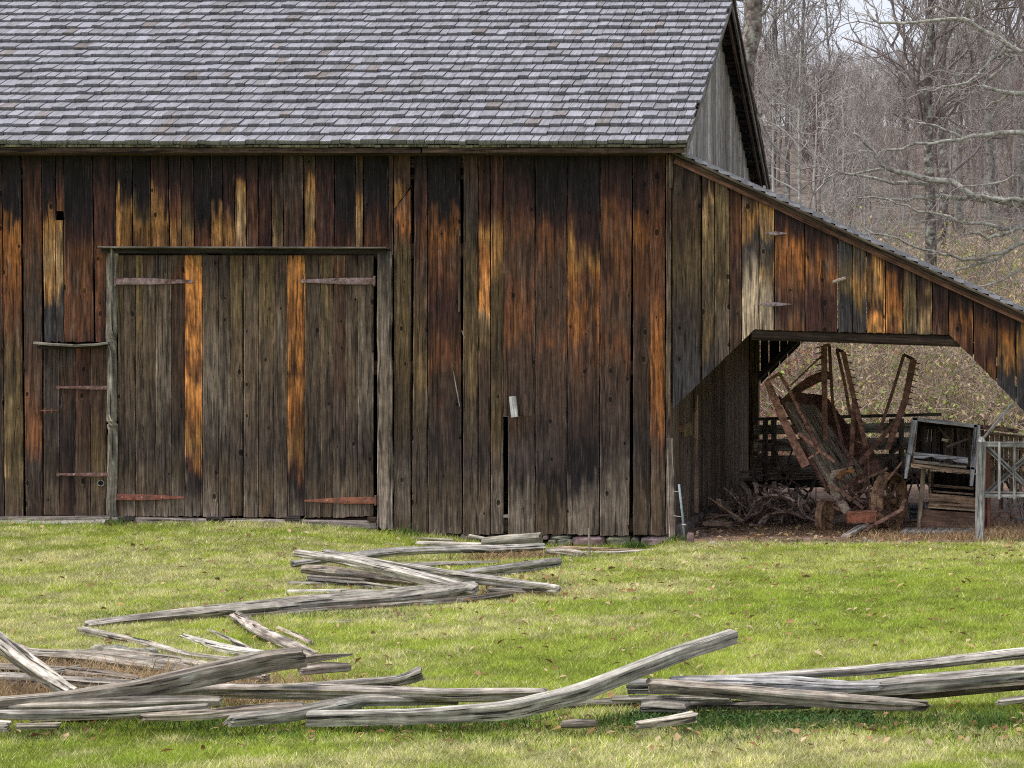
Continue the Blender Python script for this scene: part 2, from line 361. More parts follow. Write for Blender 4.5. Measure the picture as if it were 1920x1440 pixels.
# ------------------------------------------------------------------ board builder (vertical boards, real planks with stains, roof-edge shade painted into the tops)
def parse(keys):
    ks = []
    for t in keys.split():
        ks.append((float(t[:-1]), PALN[t[-1]]))
    return np.array([k[0] for k in ks]), np.array([k[1] for k in ks])
def board(mb, xt0, xt1, xb0, xb1, ytop, ybot, keys, Y=0.0, th=.026, ragged=1.0, ax='x', amp=1.0, gap=1.05):
    """one board; px coordinates in the wall plane (front face at depth Y); ytop / ybot: number or function of px"""
    ft = ytop if callable(ytop) else (lambda x: ytop + 0 * x); fb = ybot if callable(ybot) else (lambda x: ybot + 0 * x)
    ky, kc = parse(keys)
    wpx = xt1 - xt0; nc = max(4, int(wpx / 2.6)); s0 = rnd.random() * 900
    t = np.linspace(0, 1, nc + 1)
    xt = xt0 + gap + (wpx - 2 * gap) * t; xb = xb0 + gap + (xb1 - xb0 - 2 * gap) * t
    ya = ft(xt); yb = fb(xb)
    nr = max(4, int((yb.mean() - ya.mean()) / 6)); q = np.linspace(0, 1, nr + 1)[:, None]
    tt = np.tile(t, (nr + 1, 1))
    X = xt * (1 - q) + xb * q; Yp = ya * (1 - q) + yb * q
    # wavering edges and ragged lower end
    wob = (fbm(Yp / 45 + s0, s0 + 0 * Yp + 1, 3) - .5) * 1.6 * ragged
    wob2 = (fbm(Yp / 45 + s0 + 50, s0 + 9 + 0 * Yp, 3) - .5) * 1.6 * ragged
    X = X + wob * (1 - tt) + wob2 * tt
    Yp = Yp + q * (fbm(X / 5 + s0, s0 + 0 * X, 2) - .5) * 5 * ragged
    # colour: streaky lookup down the board
    lx = X + s0 * 7
    off = (fbm(lx / 6, Yp / 400 + s0, 3) - .5) * 62 * amp + (fbm(lx / 24, Yp / 40 + s0, 3) - .5) * 70 * amp + (fbm(lx / 3, Yp / 60, 2) - .5) * 44 * amp
    yy = Yp + off
    C = np.stack([np.interp(yy, ky, kc[:, i]) for i in range(3)], -1)
    # rusty / ochre weeping streaks and dark stains with their own shape
    st = sm(.56, .74, fbm(lx / 4.5 + 31, Yp / 150 + s0, 3))[..., None]
    hue = C / (C.max(-1, keepdims=True) + 1e-6)
    warm = (1 - hue[..., 2:3])
    C = C * (1 + .8 * st * (warm > .55)); 
    dk = sm(.57, .72, fbm(lx / 9 + 77, Yp / 70 + s0 * 2, 4))[..., None]
    dk2 = sm(.60, .68, fbm(lx / 2.4 + 7, Yp / 26 + s0 * 4, 3))[..., None] * (warm > .8)
    C = C * (1 - .55 * dk2)
    C = C * (1 - .62 * dk) + np.array([.012, .010, .011]) * dk * .5
    lum = C.mean(-1, keepdims=True); C = C * (1 - .24 * (C[..., :1] / (C[..., 2:] + 1e-4) < 3.4) * sm(.03, .09, lum))
    C = C * (.82 + .36 * rnd.random()) * np.array((1.22, 1.06, .95))
    pl = sm(.66, .78, fbm(lx / 3.5 + 11, Yp / 120 + s0 * 3, 3))[..., None]
    C = C * (1 - .35 * pl) + np.array([.2, .175, .15]) * .35 * pl * sm(.03, .12, C.max(-1, keepdims=True))
    eg = ((tt < .5 / nc) | (tt > 1 - .5 / nc))[..., None] * sm(.35, .6, fbm(Yp / 30 + s0, s0 + 0 * Yp, 2))[..., None]  # light line on worn edges, highlight put into the colour
    C = C * (1 + .9 * eg) + .02 * eg
    d = D0 + Y
    x3 = (X - CX) * d / F; z3 = (CY - Yp) * d / F + HC
    cup = (rnd.random() - .3) * .004
    off0 = rnd.uniform(-.005, .005)
    y3 = Y + off0 + cup * (2 * tt - 1) ** 2 + rnd.uniform(-.0025, .0025) * (2 * tt - 1)
    edge = (tt < 1e-6) | (tt > 1 - 1e-6); y3 = y3 + edge * .006
    front = np.stack([x3, y3, z3], -1).reshape(-1, 3); nv = len(front)
    g = np.stack([z3 + s0, x3 + s0 * 3.7 % 50, y3 * 0 + s0 % 9], -1).reshape(-1, 3)
    if ax == 'y':                       # wall whose boards run along Y: swap (x offset, y) handled by caller
        pass
    i = np.arange(nv).reshape(nr + 1, nc + 1)
    f = np.stack([i[:-1, :-1], i[1:, :-1], i[1:, 1:], i[:-1, 1:]], -1).reshape(-1, 4).tolist()
    ring_ = np.concatenate([i[0, :], i[1:, -1], i[-1, -2::-1], i[-2:0:-1, 0]])
    back = front[ring_].copy(); back[:, 1] = Y + th + off0
    nb = len(ring_)
    for a in range(nb):
        b = (a + 1) % nb; f.append((int(ring_[b]), int(ring_[a]), nv + a, nv + b)[::-1])
    f.append(tuple(range(nv, nv + nb)))
    Cf = C.reshape(-1, 3)
    mb.add(np.concatenate([front, back]), f, np.concatenate([Cf, Cf[ring_] * .8]), np.concatenate([g, g[ring_] + [0, 0, .02]]))
    return mb

def nail(mb, px, py, Y, r=.0035, c=(.13, .11, .10)):
    p = P(px, py, Y); k = 5; an = np.arange(k) * 2 * math.pi / k
    v = [(p[0] + r * math.cos(a), p[1] + .003, p[2] + r * math.sin(a)) for a in an] + [(p[0], p[1] - .003, p[2])]
    mb.add(v, [(i, (i + 1) % k, k) for i in range(k)], c)

# ================================================================== THE BARN
WB = 6.8                                             # depth of the barn
X0 = -17.0                                           # left end, beyond the picture
XC = PX(1255)                                        # right corner of the barn
barn = thing('barn', 'long weathered wooden barn with grey shingle roof and open lean-to shed', 'barn', (-8, 3.4, 0))

fw = MB()
# (x top l, r, x bottom l, r, y top, y bottom, colour keys: stains, near-black tops also hold painted eave shade)
ALL = 1000
B = [
 (-34, 3, -30, 8, 285, 976, '285k 380m 420o 520r 600b 975a'),
 (3, 38, 8, 44, 285, 977, '285k 400k 425o 480o 600r 690l 850L 950g'),
 (40, 77, 47, 80, 285, 978, '285k 350m 420r 520b 600a 800r 830r 860a 975b'),
 (77, 103, 82, 105, 285, 641, '285k 350k 390m 420c 490t 540c 570n 640n'),
 (103, 118, 105, 120, 285, 396, '285k 350m 396r'), (103, 118, 105, 120, 413, 641, '413c 490t 540t 580n 640a'),
 (118, 173, 120, 176, 285, 641, '285k 400k 450m 500r 540r 600r 650m'),
 (173, 217, 176, 217, 285, 466, '285k 360m 430m 480r'), (176, 202, 178, 202, 466, 641, '460r 540r 600r 640m'),
 (217, 248, 217, 248, 285, 466, '285k 370k 400c 466c'), (248, 281, 249, 282, 285, 466, '285k 360k 410l 440c 466c'),
 (281, 315, 283, 317, 285, 466, '285k 370m 400c 466c'), (315, 338, 318, 340, 285, 466, '285k 380m 420r 466c'),
 (338, 362, 340, 364, 285, 466, '285k 370m 420l 466c'), (362, 395, 364, 395, 285, 466, '285k 400k 450r 480r'),
 (395, 417, 395, 418, 285, 466, '285k 390k 430c 466c'), (417, 440, 418, 440, 285, 466, '285k 390m 430c 466c'),
 (440, 461, 441, 462, 285, 466, '285k 330m 350c 370t 466t'), (461, 484, 462, 485, 285, 466, '285k 360m 430r 480r'),
 (484, 508, 485, 509, 285, 466, '285k 400m 480m'), (508, 530, 509, 531, 285, 466, '285k 370b 400l 440t 466c'),
 (530, 568, 531, 569, 285, 466, '285a 400b 466b'), (569, 591, 570, 592, 285, 466, '285a 340b 370c 410t 466c'),
 (591, 627, 592, 627, 285, 466, '285k 380m 440m 480r'), (627, 666, 627, 666, 285, 466, '285k 400k 450m 490r'),
 (666, 680, 666, 681, 285, 466, '285b 360b 385c 466t'), (682, 727, 682, 727, 285, 466, '285k 380k 420m 460r'),
 (727, 738, 727, 737, 285, 478, '285b 470b'),
 (738, 770, 738, 770, 285, lambda x: 392 - (x - 738) * 1.3, '285b 340b 375c 400c'),
 (738, 770, 738, 770, lambda x: 395 - (x - 738) * 1.3, 1000, '370r 400r 425o 445r 470l 700l 850a 940G 1000g'),
 (776, 801, 771, 802, 285, 1002, '285k 380m 430r 520b 700l 860a 950g 1003g'),
 (801, 863, 802, 866, 285, 1001, '285k 390k 415r 440o 500r 560m 600m 650r 700r 730b 860a 940g 1003G'),
 (868, 896, 867, 896, 285, 1003, '285b 400a 500l 700l 860a 950g'),
 (896, 919, 896, 919, 285, 1003, '285m 370m 400r 440c 480o 580O 598t 640l 680b 860a 940g 1003G'),
 (919, 943, 919, 944, 285, 1002, '285m 370m 410r 470c 560l 800l 880g 950G'),
 (943, 1003, 943, 1003, 285, 780, '285k 390m 430r 470b 560r 620r 660b 900a 960G'),
 (951, 1003, 952, 1003, 780, 1004, '780b 860a 910a 960G 1003G'),
 (1003, 1063, 1003, 1063, 285, 1002, '285k 370k 420m 450r 520b 600b 640r 680b 870a 920k 960g'),
 (1063, 1125, 1063, 1124, 285, 1003, '285k 390k 440m 480c 510o 560r 600o 650r 690b 860k 900k 960G'),
 (1125, 1186, 1124, 1180, 285, 1004, '285k 380m 420r 500r 600b 640r 690b 860a 940G'),
 (1186, 1219, 1186, 1219, 285, 1003, '285k 390m 430o 480r 560r 620b 680b 860a 940g'),
 (1218, 1247, 1219, 1247, 285, 1003, '285m 340m 400r 470r 560r 620o 740o 800r 850b 940g 1003g'),
]
x = -34
while x > -900:
    wd = rnd.uniform(24, 58)
    B.append((x - wd, x, x - wd, x, 285, 978, rnd.choice(['285k 390m 430r 600b 700l 860g 960g', '285k 380m 430o 540r 640b 860a 960g', '285k 360k 440c 600l 860a 960g'])))
    x -= wd
for b in B:
    if b[1] < 0: seg = dict(ragged=.6)
    else: seg = {}
    board(fw, *b, **seg)
ev = MB()
for b in B:                                          # nail heads in two rows
    for yn in (360, 500, 640, 880, 985):
        for q in (.25, .75):
            xx = b[0] + (b[1] - b[0]) * q
            yt = b[4] if not callable(b[4]) else 390; yb_ = b[5] if not callable(b[5]) else 380
            if yt + 5 < yn < yb_ - 8 and rnd.random() < .7: nail(ev, xx + rnd.uniform(-2, 2), yn + rnd.uniform(-4, 4), -.006)
front_wall = part(fw, 'front_wall', M_BOARD, barn, 'front wall of dark vertical boards with orange and ochre streaks')
part(ev, 'nails', M_RUST, front_wall)['kind'] = 'stuff'
# solid dark frame behind the boards: inner lining and beams so that gaps look into a dark barn
il = MB()
for z in (PZ(300), PZ(470), PZ(690), PZ(985)):
    il.bar((X0, .12, z), (XC - .03, .12, z), .16, .16, PAL['b'])
for xx in np.linspace(X0 + .3, XC - .15, 6): il.bar((xx, .13, -.1), (xx, .13, 4.3), .18, .18, PAL['b'], up=(0, 1, 0))
part(il, 'timber_frame', M_PLANK, barn)

# rear wall and left end wall
rw = MB()
x = X0
while x < XC - .02:
    wd = min(rnd.uniform(.18, .34), XC - x)
    rw.bar((x + wd / 2, WB, -.05), (x + wd / 2, WB, 4.32), .025, wd - .006, PALN[rnd.choice('gGab')], up=(1, 0, 0)); x += wd
part(rw, 'rear_wall', M_BOARD, barn)
RIDGE_Y, RZ, EZ = WB / 2, PZ(-7, WB / 2), PZ(272, -.3)
def roofz(y): return EZ + (RZ - EZ) * (1 - abs(y - RIDGE_Y) / (RIDGE_Y + .3)) - .10
for XX in (X0, XC):
    ew = MB(); y = .03
    while y < WB - .02:
        wd = min(rnd.uniform(.15, .27), WB - y); ym = y + wd / 2
        zt = min(roofz(y), roofz(y + wd))
        if XX == XC: c = PALN[rnd.choice('wGwwGw')] * rnd.uniform(.85, 1.25)
        else: c = PALN['g']
        zb = 0.0
        n = 14
        zs = np.linspace(zb, zt, n + 1)
        for a, b_ in ((0, n),):
            pass
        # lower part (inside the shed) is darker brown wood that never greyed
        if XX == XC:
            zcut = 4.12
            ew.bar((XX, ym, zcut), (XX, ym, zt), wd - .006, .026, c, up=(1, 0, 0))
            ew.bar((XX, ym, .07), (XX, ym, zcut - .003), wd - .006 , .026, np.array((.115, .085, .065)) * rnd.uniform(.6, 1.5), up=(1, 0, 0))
        else: ew.bar((XX, ym, zb), (XX, ym, zt), wd - .006, .026, c, up=(1, 0, 0))
        y += wd
    part(ew, 'gable_wall', M_BOARD, barn, 'pale grey vertical boards of the upper gable end' if XX == XC else None)

# corner boards
cb = MB()
board(cb, 1248, 1259, 1247, 1257, 286, 1003, '285b 400b 470g 600g 800g 1000G', Y=-.022, th=.02, ragged=1.6)
board(cb, 1254, 1262, 1253, 1262, 286, 352, '285g 360G', Y=-.045, th=.02)
board(cb, 1249, 1262, 1252, 1266, 822, 1006, '822w 1006w', Y=-.045, th=.02, amp=.3, ragged=2)
part(cb, 'corner_board', M_PLANK, barn)

# ---- roof of the main barn
def shingles(mb, xa, xb, y0, z0, y1, z1, expo, rows, cols, th=.019, seed=1, slope_x=None, wr=(.075, .18)):
    """rows of shingles from the eave (y0,z0) up to (y1,z1), from x=xa to xb"""
    r = random.Random(seed)
    L = math.hypot(y1 - y0, z1 - z0); ty, tz = (y1 - y0) / L, (z1 - z0) / L; ny, nz = -tz, ty
    if nz < 0: ny, nz = -ny, -nz
    for i in range(rows):
        x = xa - r.uniform(0, .1)
        base = i * expo
        wav = r.random() * 100
        while x < xb - .02:
            wd = r.uniform(*wr); x2 = min(x + wd, xb + r.uniform(-.01, .012))
            if x2 - x < .03: break
            drop = r.uniform(-.014, .016) + .02 * (float(vn(x * 1.3 + wav, i * 3.3)) - .5)
            c = np.array(cols[int(r.random() ** 1.2 * len(cols))]) * r.uniform(.78, .95) * (np.array((.8, .72, .64)) if r.random() < .03 else 1)
            l0 = base + drop; l1 = l0 + expo * 1.25
            t0 = th * r.uniform(.9, 1.9); lift = th * 1.7
            vs = []
            skew = r.uniform(-.006, .006)
            for (xx, ll, hh) in ((x + .005, l0, lift + t0), (x2 - .005, l0 + skew, lift + t0 + r.uniform(-.002, .002)), (x2 - .003, l1, .012), (x + .003, l1, .012),
                                 (x + .003, l0, lift * .35), (x2 - .003, l0 + skew, lift * .35), (x2 - .003, l1, .001), (x + .003, l1, .001)):
                vs.append((max(xx, xa - .01), y0 + ty * ll + ny * hh, z0 + tz * ll + nz * hh))
            g0 = r.random() * 40
            gg = [(g0 + (0 if k in (0, 1, 4, 5) else .27), g0 + v[0], .0 if k < 4 else .02) for k, v in enumerate(vs)]
            fs = [(0, 1, 2, 3), (7, 6, 5, 4), (0, 4, 5, 1), (1, 5, 6, 2), (3, 2, 6, 7), (0, 3, 7, 4)]
            edge = np.array([c] * 4 + [c * .45] * 4)  # butts darkened below: their shadow line is put into the colour
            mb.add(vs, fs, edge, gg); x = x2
XE = PX(1290, -.3)                                   # verge of the near slope
SC = [(.298, .298, .330), (.285, .285, .313), (.308, .308, .342), (.322, .322, .356), (.275, .275, .303), (.262, .26, .283), (.24, .234, .248)]
rf = MB()
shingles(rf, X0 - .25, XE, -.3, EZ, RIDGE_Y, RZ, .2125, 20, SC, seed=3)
roof = part(rf, 'roof', M_SHINGLE, barn, 'grey split shingle roof, front slope')
# rear slope of shingles + deck boards + barge boards
rr = MB()
shingles(rr, X0 - .25, XE, WB + .3, EZ, RIDGE_Y, RZ, .2125, 20, SC, seed=5, wr=(.14, .34))
part(rr, 'rear_roof_slope', M_SHINGLE, barn)
dk = MB()
L = math.hypot(RIDGE_Y + .3, RZ - EZ); ty, tz = (RIDGE_Y + .3) / L, (RZ - EZ) / L
for side in (0, 1):
    for i in range(26):                              # sheathing laths with gaps, seen from below at the verge
        l = .02 + i * L / 26; y = -.3 + ty * (l + .07); z = EZ + tz * (l + .07) - .012
        if side: y = WB - y
        dk.bar((X0 - .2, y, z - .012), (XE - .02, y, z - .012), .022, .115, PALN[rnd.choice('mbbag')], up=(0, ty * (-1 if side else 1), tz))
part(dk, 'roof_lath', M_PLANK, barn)
rfl = MB()                                           # rafters
for xx in np.arange(X0, XC + .01, .75):
    for side in (0, 1):
        a = (xx - .06, -.03 if not side else WB + .03, EZ + .03); b_ = (xx - .06, RIDGE_Y, RZ - .10)
        rfl.bar(a, b_, .07, .11, PAL['b'], up=(1, 0, 0))
part(rfl, 'rafters', M_PLANK, barn)
bg_ = MB()                                           # barge (verge) boards
for side in (0, 1):
    y0 = -.27 if not side else WB + .27
    cc = PALN['G'] * .75 if side else PALN['G'] * .9
    bg_.bar((XE - .035, y0, EZ - .085), (XE - .035, RIDGE_Y, RZ - .075), .024, .12 if side else .10, cc, up=(0, 0, 1))
    if side:
        bg_.bar((XE - .10, y0 - .05, EZ - .13), (XE - .10, RIDGE_Y, RZ - .15), .03, .09, PALN['b'], up=(0, 0, 1))
        bg_.bar((XE - .009, y0, EZ - .055), (XE - .009, RIDGE_Y, RZ - .03), .022, .05, PALN['b'], up=(0, 0, 1))
part(bg_, 'barge_board', M_PLANK, barn)
rc = MB()                                            # ridge shingles along the top
x = X0 - .2
while x < XE:
    wd = rnd.uniform(.10, .17); c = PALN['g'] * rnd.uniform(.8, 1.5)
    z0 = RZ + .045 + rnd.uniform(-.006, .006)
    rc.bar((x + wd / 2, RIDGE_Y + .015, z0 + .035), (x + wd / 2, RIDGE_Y - .20, z0 - .085), wd - .006, .016, c * .8, up=(0, .5, .86))
    rc.bar((x + wd / 2, RIDGE_Y + .0, z0 + .02), (x + wd / 2, RIDGE_Y + .17, z0 - .075), wd - .006, .016, c, up=(0, -.5, .86))
    x += wd
part(rc, 'ridge_cap', M_SHINGLE, barn)
ef = MB()                                            # eave: mossy shingle butts underneath and the brown fascia
x = X0 - .2
while x < XE - .02:
    wd = min(rnd.uniform(.07, .16), XE - .01 - x); zz = rnd.uniform(-.004, .004)
    ef.box((x, -.30 + rnd.uniform(0, .012), EZ - .022 + zz), (x + wd - .003, -.06, EZ + .004 + zz), np.array((.11, .105, .065)) * rnd.uniform(.5, 1.4)); x += wd
for a, b_ in ((X0 - .2, -12.5), (-12.49, -7.02), (-7.0, XE - .02)):
    ef.bar((a, -.255, EZ - .052), (b_, -.255, EZ - .056), .026, .055, PALN['b'] * 1.25, up=(0, 0, 1))
ef.bar((X0, -.12, EZ - .085), (XC, -.12, EZ - .085), .22, .02, PALN['b'])
part(ef, 'eave_board', M_PLANK, barn, 'brown fascia board under mossy shingle ends')

# ---- doors
def strap(mb, x0, x1, yy, w0, w1, Y=-.05, tip=True, c=(.27, .15, .155)):
    """strap hinge: wide butt at x0, tapering to x1 with a round tip; px coordinates"""
    s = 1 if x1 > x0 else -1
    a = P(x0, yy, Y); b_ = P(x1, yy + rnd.uniform(-1, 1), Y)
    mid = a * .55 + b_ * .45
    mb.bar(a, mid, .013, w0 / 170, c, w2=.012, t2=w0 / 170 * .95); mb.bar(mid, b_, .012, w0 / 170 * .95, c, w2=.006, t2=w1 / 170)
    if tip:
        an = np.arange(12) * math.pi / 6; r = .022
        v = [(b_[0] + r * math.cos(t), Y - .004, b_[2] + r * math.sin(t)) for t in an] + [(b_[0] + r * math.cos(t), Y + .004, b_[2] + r * math.sin(t)) for t in an]
        mb.add(v, [tuple(range(12))] + [(i, (i + 1) % 12, 12 + (i + 1) % 12, 12 + i) for i in range(12)], c)
    mb.bar(P(x0, yy - w0 * .75, Y - .002), P(x0, yy + w0 * .75, Y - .002), .02, .028, np.array(c) * .9, up=(0, 1, 0))
    for q in (.12, .4, .68):
        p = a + (b_ - a) * q; mb.bar(p + (0, -.014, 0), p + (0, .0, 0), .016, .016, (.40, .30, .29))

def door_boards(mb, xs, ytop, ybot, keys, Y):
    for i in range(len(xs) - 1):
        k = keys[i % len(keys)] if isinstance(keys, list) else keys
        board(mb, xs[i], xs[i + 1], xs[i] , xs[i + 1], ytop, ybot + rnd.uniform(-1, 2), k, Y=Y + rnd.uniform(-.002, .002), ragged=.7, gap=.6)
g1 = '478b 530g 700g 860a 900g 967G'; g2 = '478l 560L 700g 860a 900g 967g'; g3 = '478g 520r 545b 700b 850a 900g 967G'; g4 = '478a 560g 740G 860a 920g 967G'
OR = '478c 500O 550O 600o 640O 690r 720O 780o 830c 865r 890k 915a 967G'
dl = MB(); door_boards(dl, [221, 232, 253, 268, 291, 321, 346, 379, 409, 431, 454.5], 479, 968, [g2, g1, g2, g1, g4, g3, OR, g4, g4, g2], -.028)
door1 = part(dl, 'door', M_DOOR, barn, 'left leaf of the big barn door with one orange board')
dr = MB(); door_boards(dr, [456.5, 484, 513, 538, 571, 600, 624, 647, 670, 700], 479, 969, [g1, g2, g1, OR, g1, g2, g3, g1, g4], -.028)
door2 = part(dr, 'door', M_DOOR, barn, 'right leaf of the big barn door with one bright orange board')
hm = (.29, .20, .20)
for (dd, a, b_, yy, w0, w1, cc) in ((door1, 216, 358, 527, 11, 5, hm), (door1, 214, 346, 932, 10, 3, (.24, .085, .06)),
                               (door2, 702, 568, 527, 11, 5, hm), (door2, 704, 571, 938, 11, 3, (.26, .10, .06))):
    h_ = MB(); strap(h_, a, b_, yy, w0 * 1.15, w1, Y=-.042, tip=yy < 600, c=cc); part(h_, 'hinge', M_RUST, dd)
sdm = MB(); door_boards(sdm, [81, 111, 140.5, 169, 199], 652, 965, ['650b 700a 800a 967g', '650a 700b 830k 967b', '650r 700m 850b 967g', '650b 760b 850l 967g'], -.024)
door3 = part(sdm, 'door', M_DOOR, barn, 'small dark plank door left of the big doors')
for yy in (727, 890):
    h_ = MB(); strap(h_, 204, 109, yy, 7, 3, Y=-.037, c=(.20, .11, .10)); part(h_, 'hinge', M_RUST, door3)
lt = MB(); lt.bar(P(66, 770, -.045), P(110, 770, -.045), .008, .016, (.17, .07, .05)); lt.bar(P(80, 770, -.055), P(108, 769, -.055), .01, .01, (.20, .1, .07))
for q in (70, 84, 97): lt.bar(P(q, 765, -.05), P(q, 775, -.05), .02, .012, (.17, .07, .05), up=(0, 1, 0))
part(lt, 'latch', M_RUST, door3)
kh = MB(); kp = P(189, 906, -.027); an = np.arange(14) * 2 * math.pi / 14
kh.add([(kp[0] + .034 * math.cos(t), kp[1] + .001, kp[2] + .030 * math.sin(t)) for t in an], [tuple(range(14))], (.004, .004, .004))
kh.tube([(kp[0] + .036 * math.cos(t), kp[1], kp[2] + .031 * math.sin(t)) for t in list(an) + [0]], .006, 5, PAL['G'])
part(kh, 'knot_hole', M_PLANK, door3)

# door trim
tr = MB()
tr.bar(P(188, 464, -.085), P(727, 465, -.085), .15, .02, PALN['G'] * .8)
tr.bar(P(190, 470, -.045), P(724, 471, -.045), .03, .055, PALN['a'] * .7)
part(tr, 'drip_board', M_PLANK, barn, 'long thin drip board above the big doors')
t2 = MB()
pts = [P(66, 643, -.08), P(100, 646, -.08), P(140, 648, -.08), P(180, 646.5, -.08), P(206, 643, -.08)]
for a, b_ in zip(pts[:-1], pts[1:]): t2.bar(a, b_, .11, .028, PALN['G'])
t2.bar(P(70, 651, -.04), P(205, 650, -.04), .03, .03, PALN['a'] * .6)
part(t2, 'drip_board', M_PLANK, barn, 'short bowed grey drip board above the small door')
def logmesh(mb, pts, rad, col, seed, na=14, nu=None, flat=.8, sides=5, gro=.12, endj=.05, dark=None):
    """split rail: bent, tapering, with flats, long grooves and ragged ends; rad = half heights"""
    pts = np.asarray(pts, float); rs = np.random.default_rng(seed)
    seg = np.linalg.norm(np.diff(pts, axis=0), axis=1); Lc = np.concatenate([[0], np.cumsum(seg)]); Lt = Lc[-1]
    nu = nu or int(max(8, Lt / .045)); nu = min(nu, 90)
    u = np.linspace(0, Lt, nu)
    def ci(vals):      # smooth interpolation
        vals = np.asarray(vals, float); a = np.interp(u, Lc, vals)
        if nu > 8:
            k = max(1, nu // 22); ker = np.ones(2 * k + 1) / (2 * k + 1)
            e = np.concatenate([np.full(k, a[0]) - (a[1] - a[0]) * np.arange(k, 0, -1), a, np.full(k, a[-1]) + (a[-1] - a[-2]) * np.arange(1, k + 1)])
            a = np.convolve(e, ker, 'valid')
        return a
    C = np.stack([ci(pts[:, i]) for i in range(3)], 1); r = ci(rad)
    T = np.gradient(C, axis=0); T /= np.linalg.norm(T, axis=1, keepdims=True)
    A = np.cross(T, (0, 0, 1.0)); A /= (np.linalg.norm(A, axis=1, keepdims=True) + 1e-9); Bv = np.cross(A, T)
    an = np.linspace(0, 2 * math.pi, na, endpoint=False)
    # polygonal split section
    th0 = np.array([-.38, 1.15, 2.75, 4.3, .35, 3.5, 5.2])[:sides] + rs.uniform(-.28, .28, sides); dist = np.array([.8, .72, .8, .72, .93, .95, .92])[:sides] + rs.uniform(-.07, .07, sides)
    gn = .38
    if sides == 4: th0 = np.array([-.22, 1.32, 2.92, 4.46]) + rs.uniform(-.08, .08); dist = np.array([.74, .7, .74, .7]); gn = .13
    sec = np.min([np.where(np.cos(an - t0) > .15, d_ / np.maximum(np.cos(an - t0), .15), 3) for t0, d_ in zip(th0, dist)], axis=0)
    sec = np.clip(sec, .5, 1.12); sec = sec / np.abs(sec * np.sin(an)).max()
    s0 = rs.uniform(0, 500)
    tw = rs.uniform(-.25, .25)
    U, AN = np.meshgrid(u, an, indexing='ij')
    G1 = fbm(AN * 2.2 + s0 + U * tw, U * 1.2 + s0, 4) - .5
    G2 = fbm(AN * 6 + s0 + 50, U * .9 + s0, 3)
    RR = r[:, None] * (sec[None, :] * (1 + G1 * gn) - gro * 1.3 * sm(.56, .66, G2))
    RR *= 1 + .25 * (fbm(U * 2.5 + s0, 0 * U + s0, 3) - .5)
    ejs = (fbm(an * 2 + s0, an * 0 + 3, 3) - .5) * 2 * endj
    V = C[:, None, :] + RR[..., None] * (np.cos(AN)[..., None] * A[:, None, :] / flat ** .5 * 1.05 + np.sin(AN)[..., None] * Bv[:, None, :])
    V[0] -= T[0] * ejs[:, None]; V[-1] += T[-1] * ejs[::-1][:, None]
    v = V.reshape(-1, 3)
    g = np.stack([U + s0 % 30, RR * np.cos(AN) + s0 % 7, RR * np.sin(AN)], -1).reshape(-1, 3)
    i = np.arange(nu * na).reshape(nu, na); i2 = np.roll(i, -1, 1)
    f = np.stack([i[:-1], i2[:-1], i2[1:], i[1:]], -1).reshape(-1, 4).tolist()
    ce = np.array([C[0] - T[0] * endj * .2, C[-1] + T[-1] * endj * .2])
    n0 = nu * na
    f += [(int(i[0, (k + 1) % na]), int(i[0, k]), n0) for k in range(na)] + [(int(i[-1, k]), int(i[-1, (k + 1) % na]), n0 + 1) for k in range(na)]
    cc = np.array(col)[None, :] * (.78 + .5 * fbm(U.ravel() * 1.7 + s0, AN.ravel() + s0, 3))[:, None]
    li = sm(.60, .72, fbm(U.ravel() * 9 + s0, AN.ravel() * 3, 3))[:, None]
    cc = cc * (1 - .5 * li) + np.array([.42, .43, .37]) * .5 * li
    bk = sm(.62, .72, fbm(U.ravel() * 2 + s0 + 90, AN.ravel() * 1.5, 3))[:, None]
    cc = cc * (1 - .55 * bk)
    cc = np.concatenate([cc, [np.array(col) * .6] * 2]); g = np.concatenate([g, [g[0], g[-1]]])
    mb.add(np.concatenate([v, ce]), f, cc, g)
lp = MB()
logmesh(lp, [P(211, 470, -.02), P(210, 640, -.03), P(212, 800, -.03), P(210, 968, -.02)], [.062, .06, .066, .07], (.19, .165, .135), 11, na=18, gro=.05)
part(lp, 'door_post', M_RAIL, barn, 'rough hewn pale post between small and big doors')
dp = MB()
board(dp, 706, 733, 706, 736, 471, 992, '470n 540G 700G 860G 990w', Y=-.05, th=.05, ragged=2.2, amp=.5)
part(dp, 'door_post', M_PLANK, barn, 'grey door post right of the big doors')
# sill, step, foundation
sl = MB()
sl.bar(P(213, 978, -.03), P(707, 985, -.03), .12, .10, (.24, .20, .185), j=.004)
for a in (234, 400, 545): sl.bar(P(a - 12, 972.5, -.10), P(a + 18, 972.5, -.10), .05, .045, PAL['a'])
sl.bar(P(690, 973, -.1), P(705, 974, -.1), .05, .05, PAL['b'])
sl.bar(P(-800, 990, .0), P(212, 978, .0), .2, .14, (.2, .17, .15))
part(sl, 'sill_beam', M_PLANK, barn)
def rock(mb, c, s, col, seed, n=10, sub=0):
    rs = np.random.default_rng(seed); c = np.asarray(c, float); s = np.asarray(s, float)
    nu, nv_ = 12, 9; vs = []
    for i in range(nv_ + 1):
        ph = math.pi * i / nv_ - math.pi / 2
        for k in range(nu):
            th = 2 * math.pi * k / nu
            d = np.array([math.cos(ph) * math.cos(th), math.cos(ph) * math.sin(th), math.sin(ph)])
            d = np.sign(d) * np.abs(d) ** .55
            q = .8 + .45 * float(fbm(d[0] * 1.3 + seed * 3.1 + 9, d[1] * 1.3 + d[2] * 2.1 + 50, 3))
            vs.append(c + d * s * q * .85)
    f = [(i * nu + k, i * nu + (k + 1) % nu, (i + 1) * nu + (k + 1) % nu, (i + 1) * nu + k) for i in range(nv_) for k in range(nu)]
    mb.add(vs, f, col)
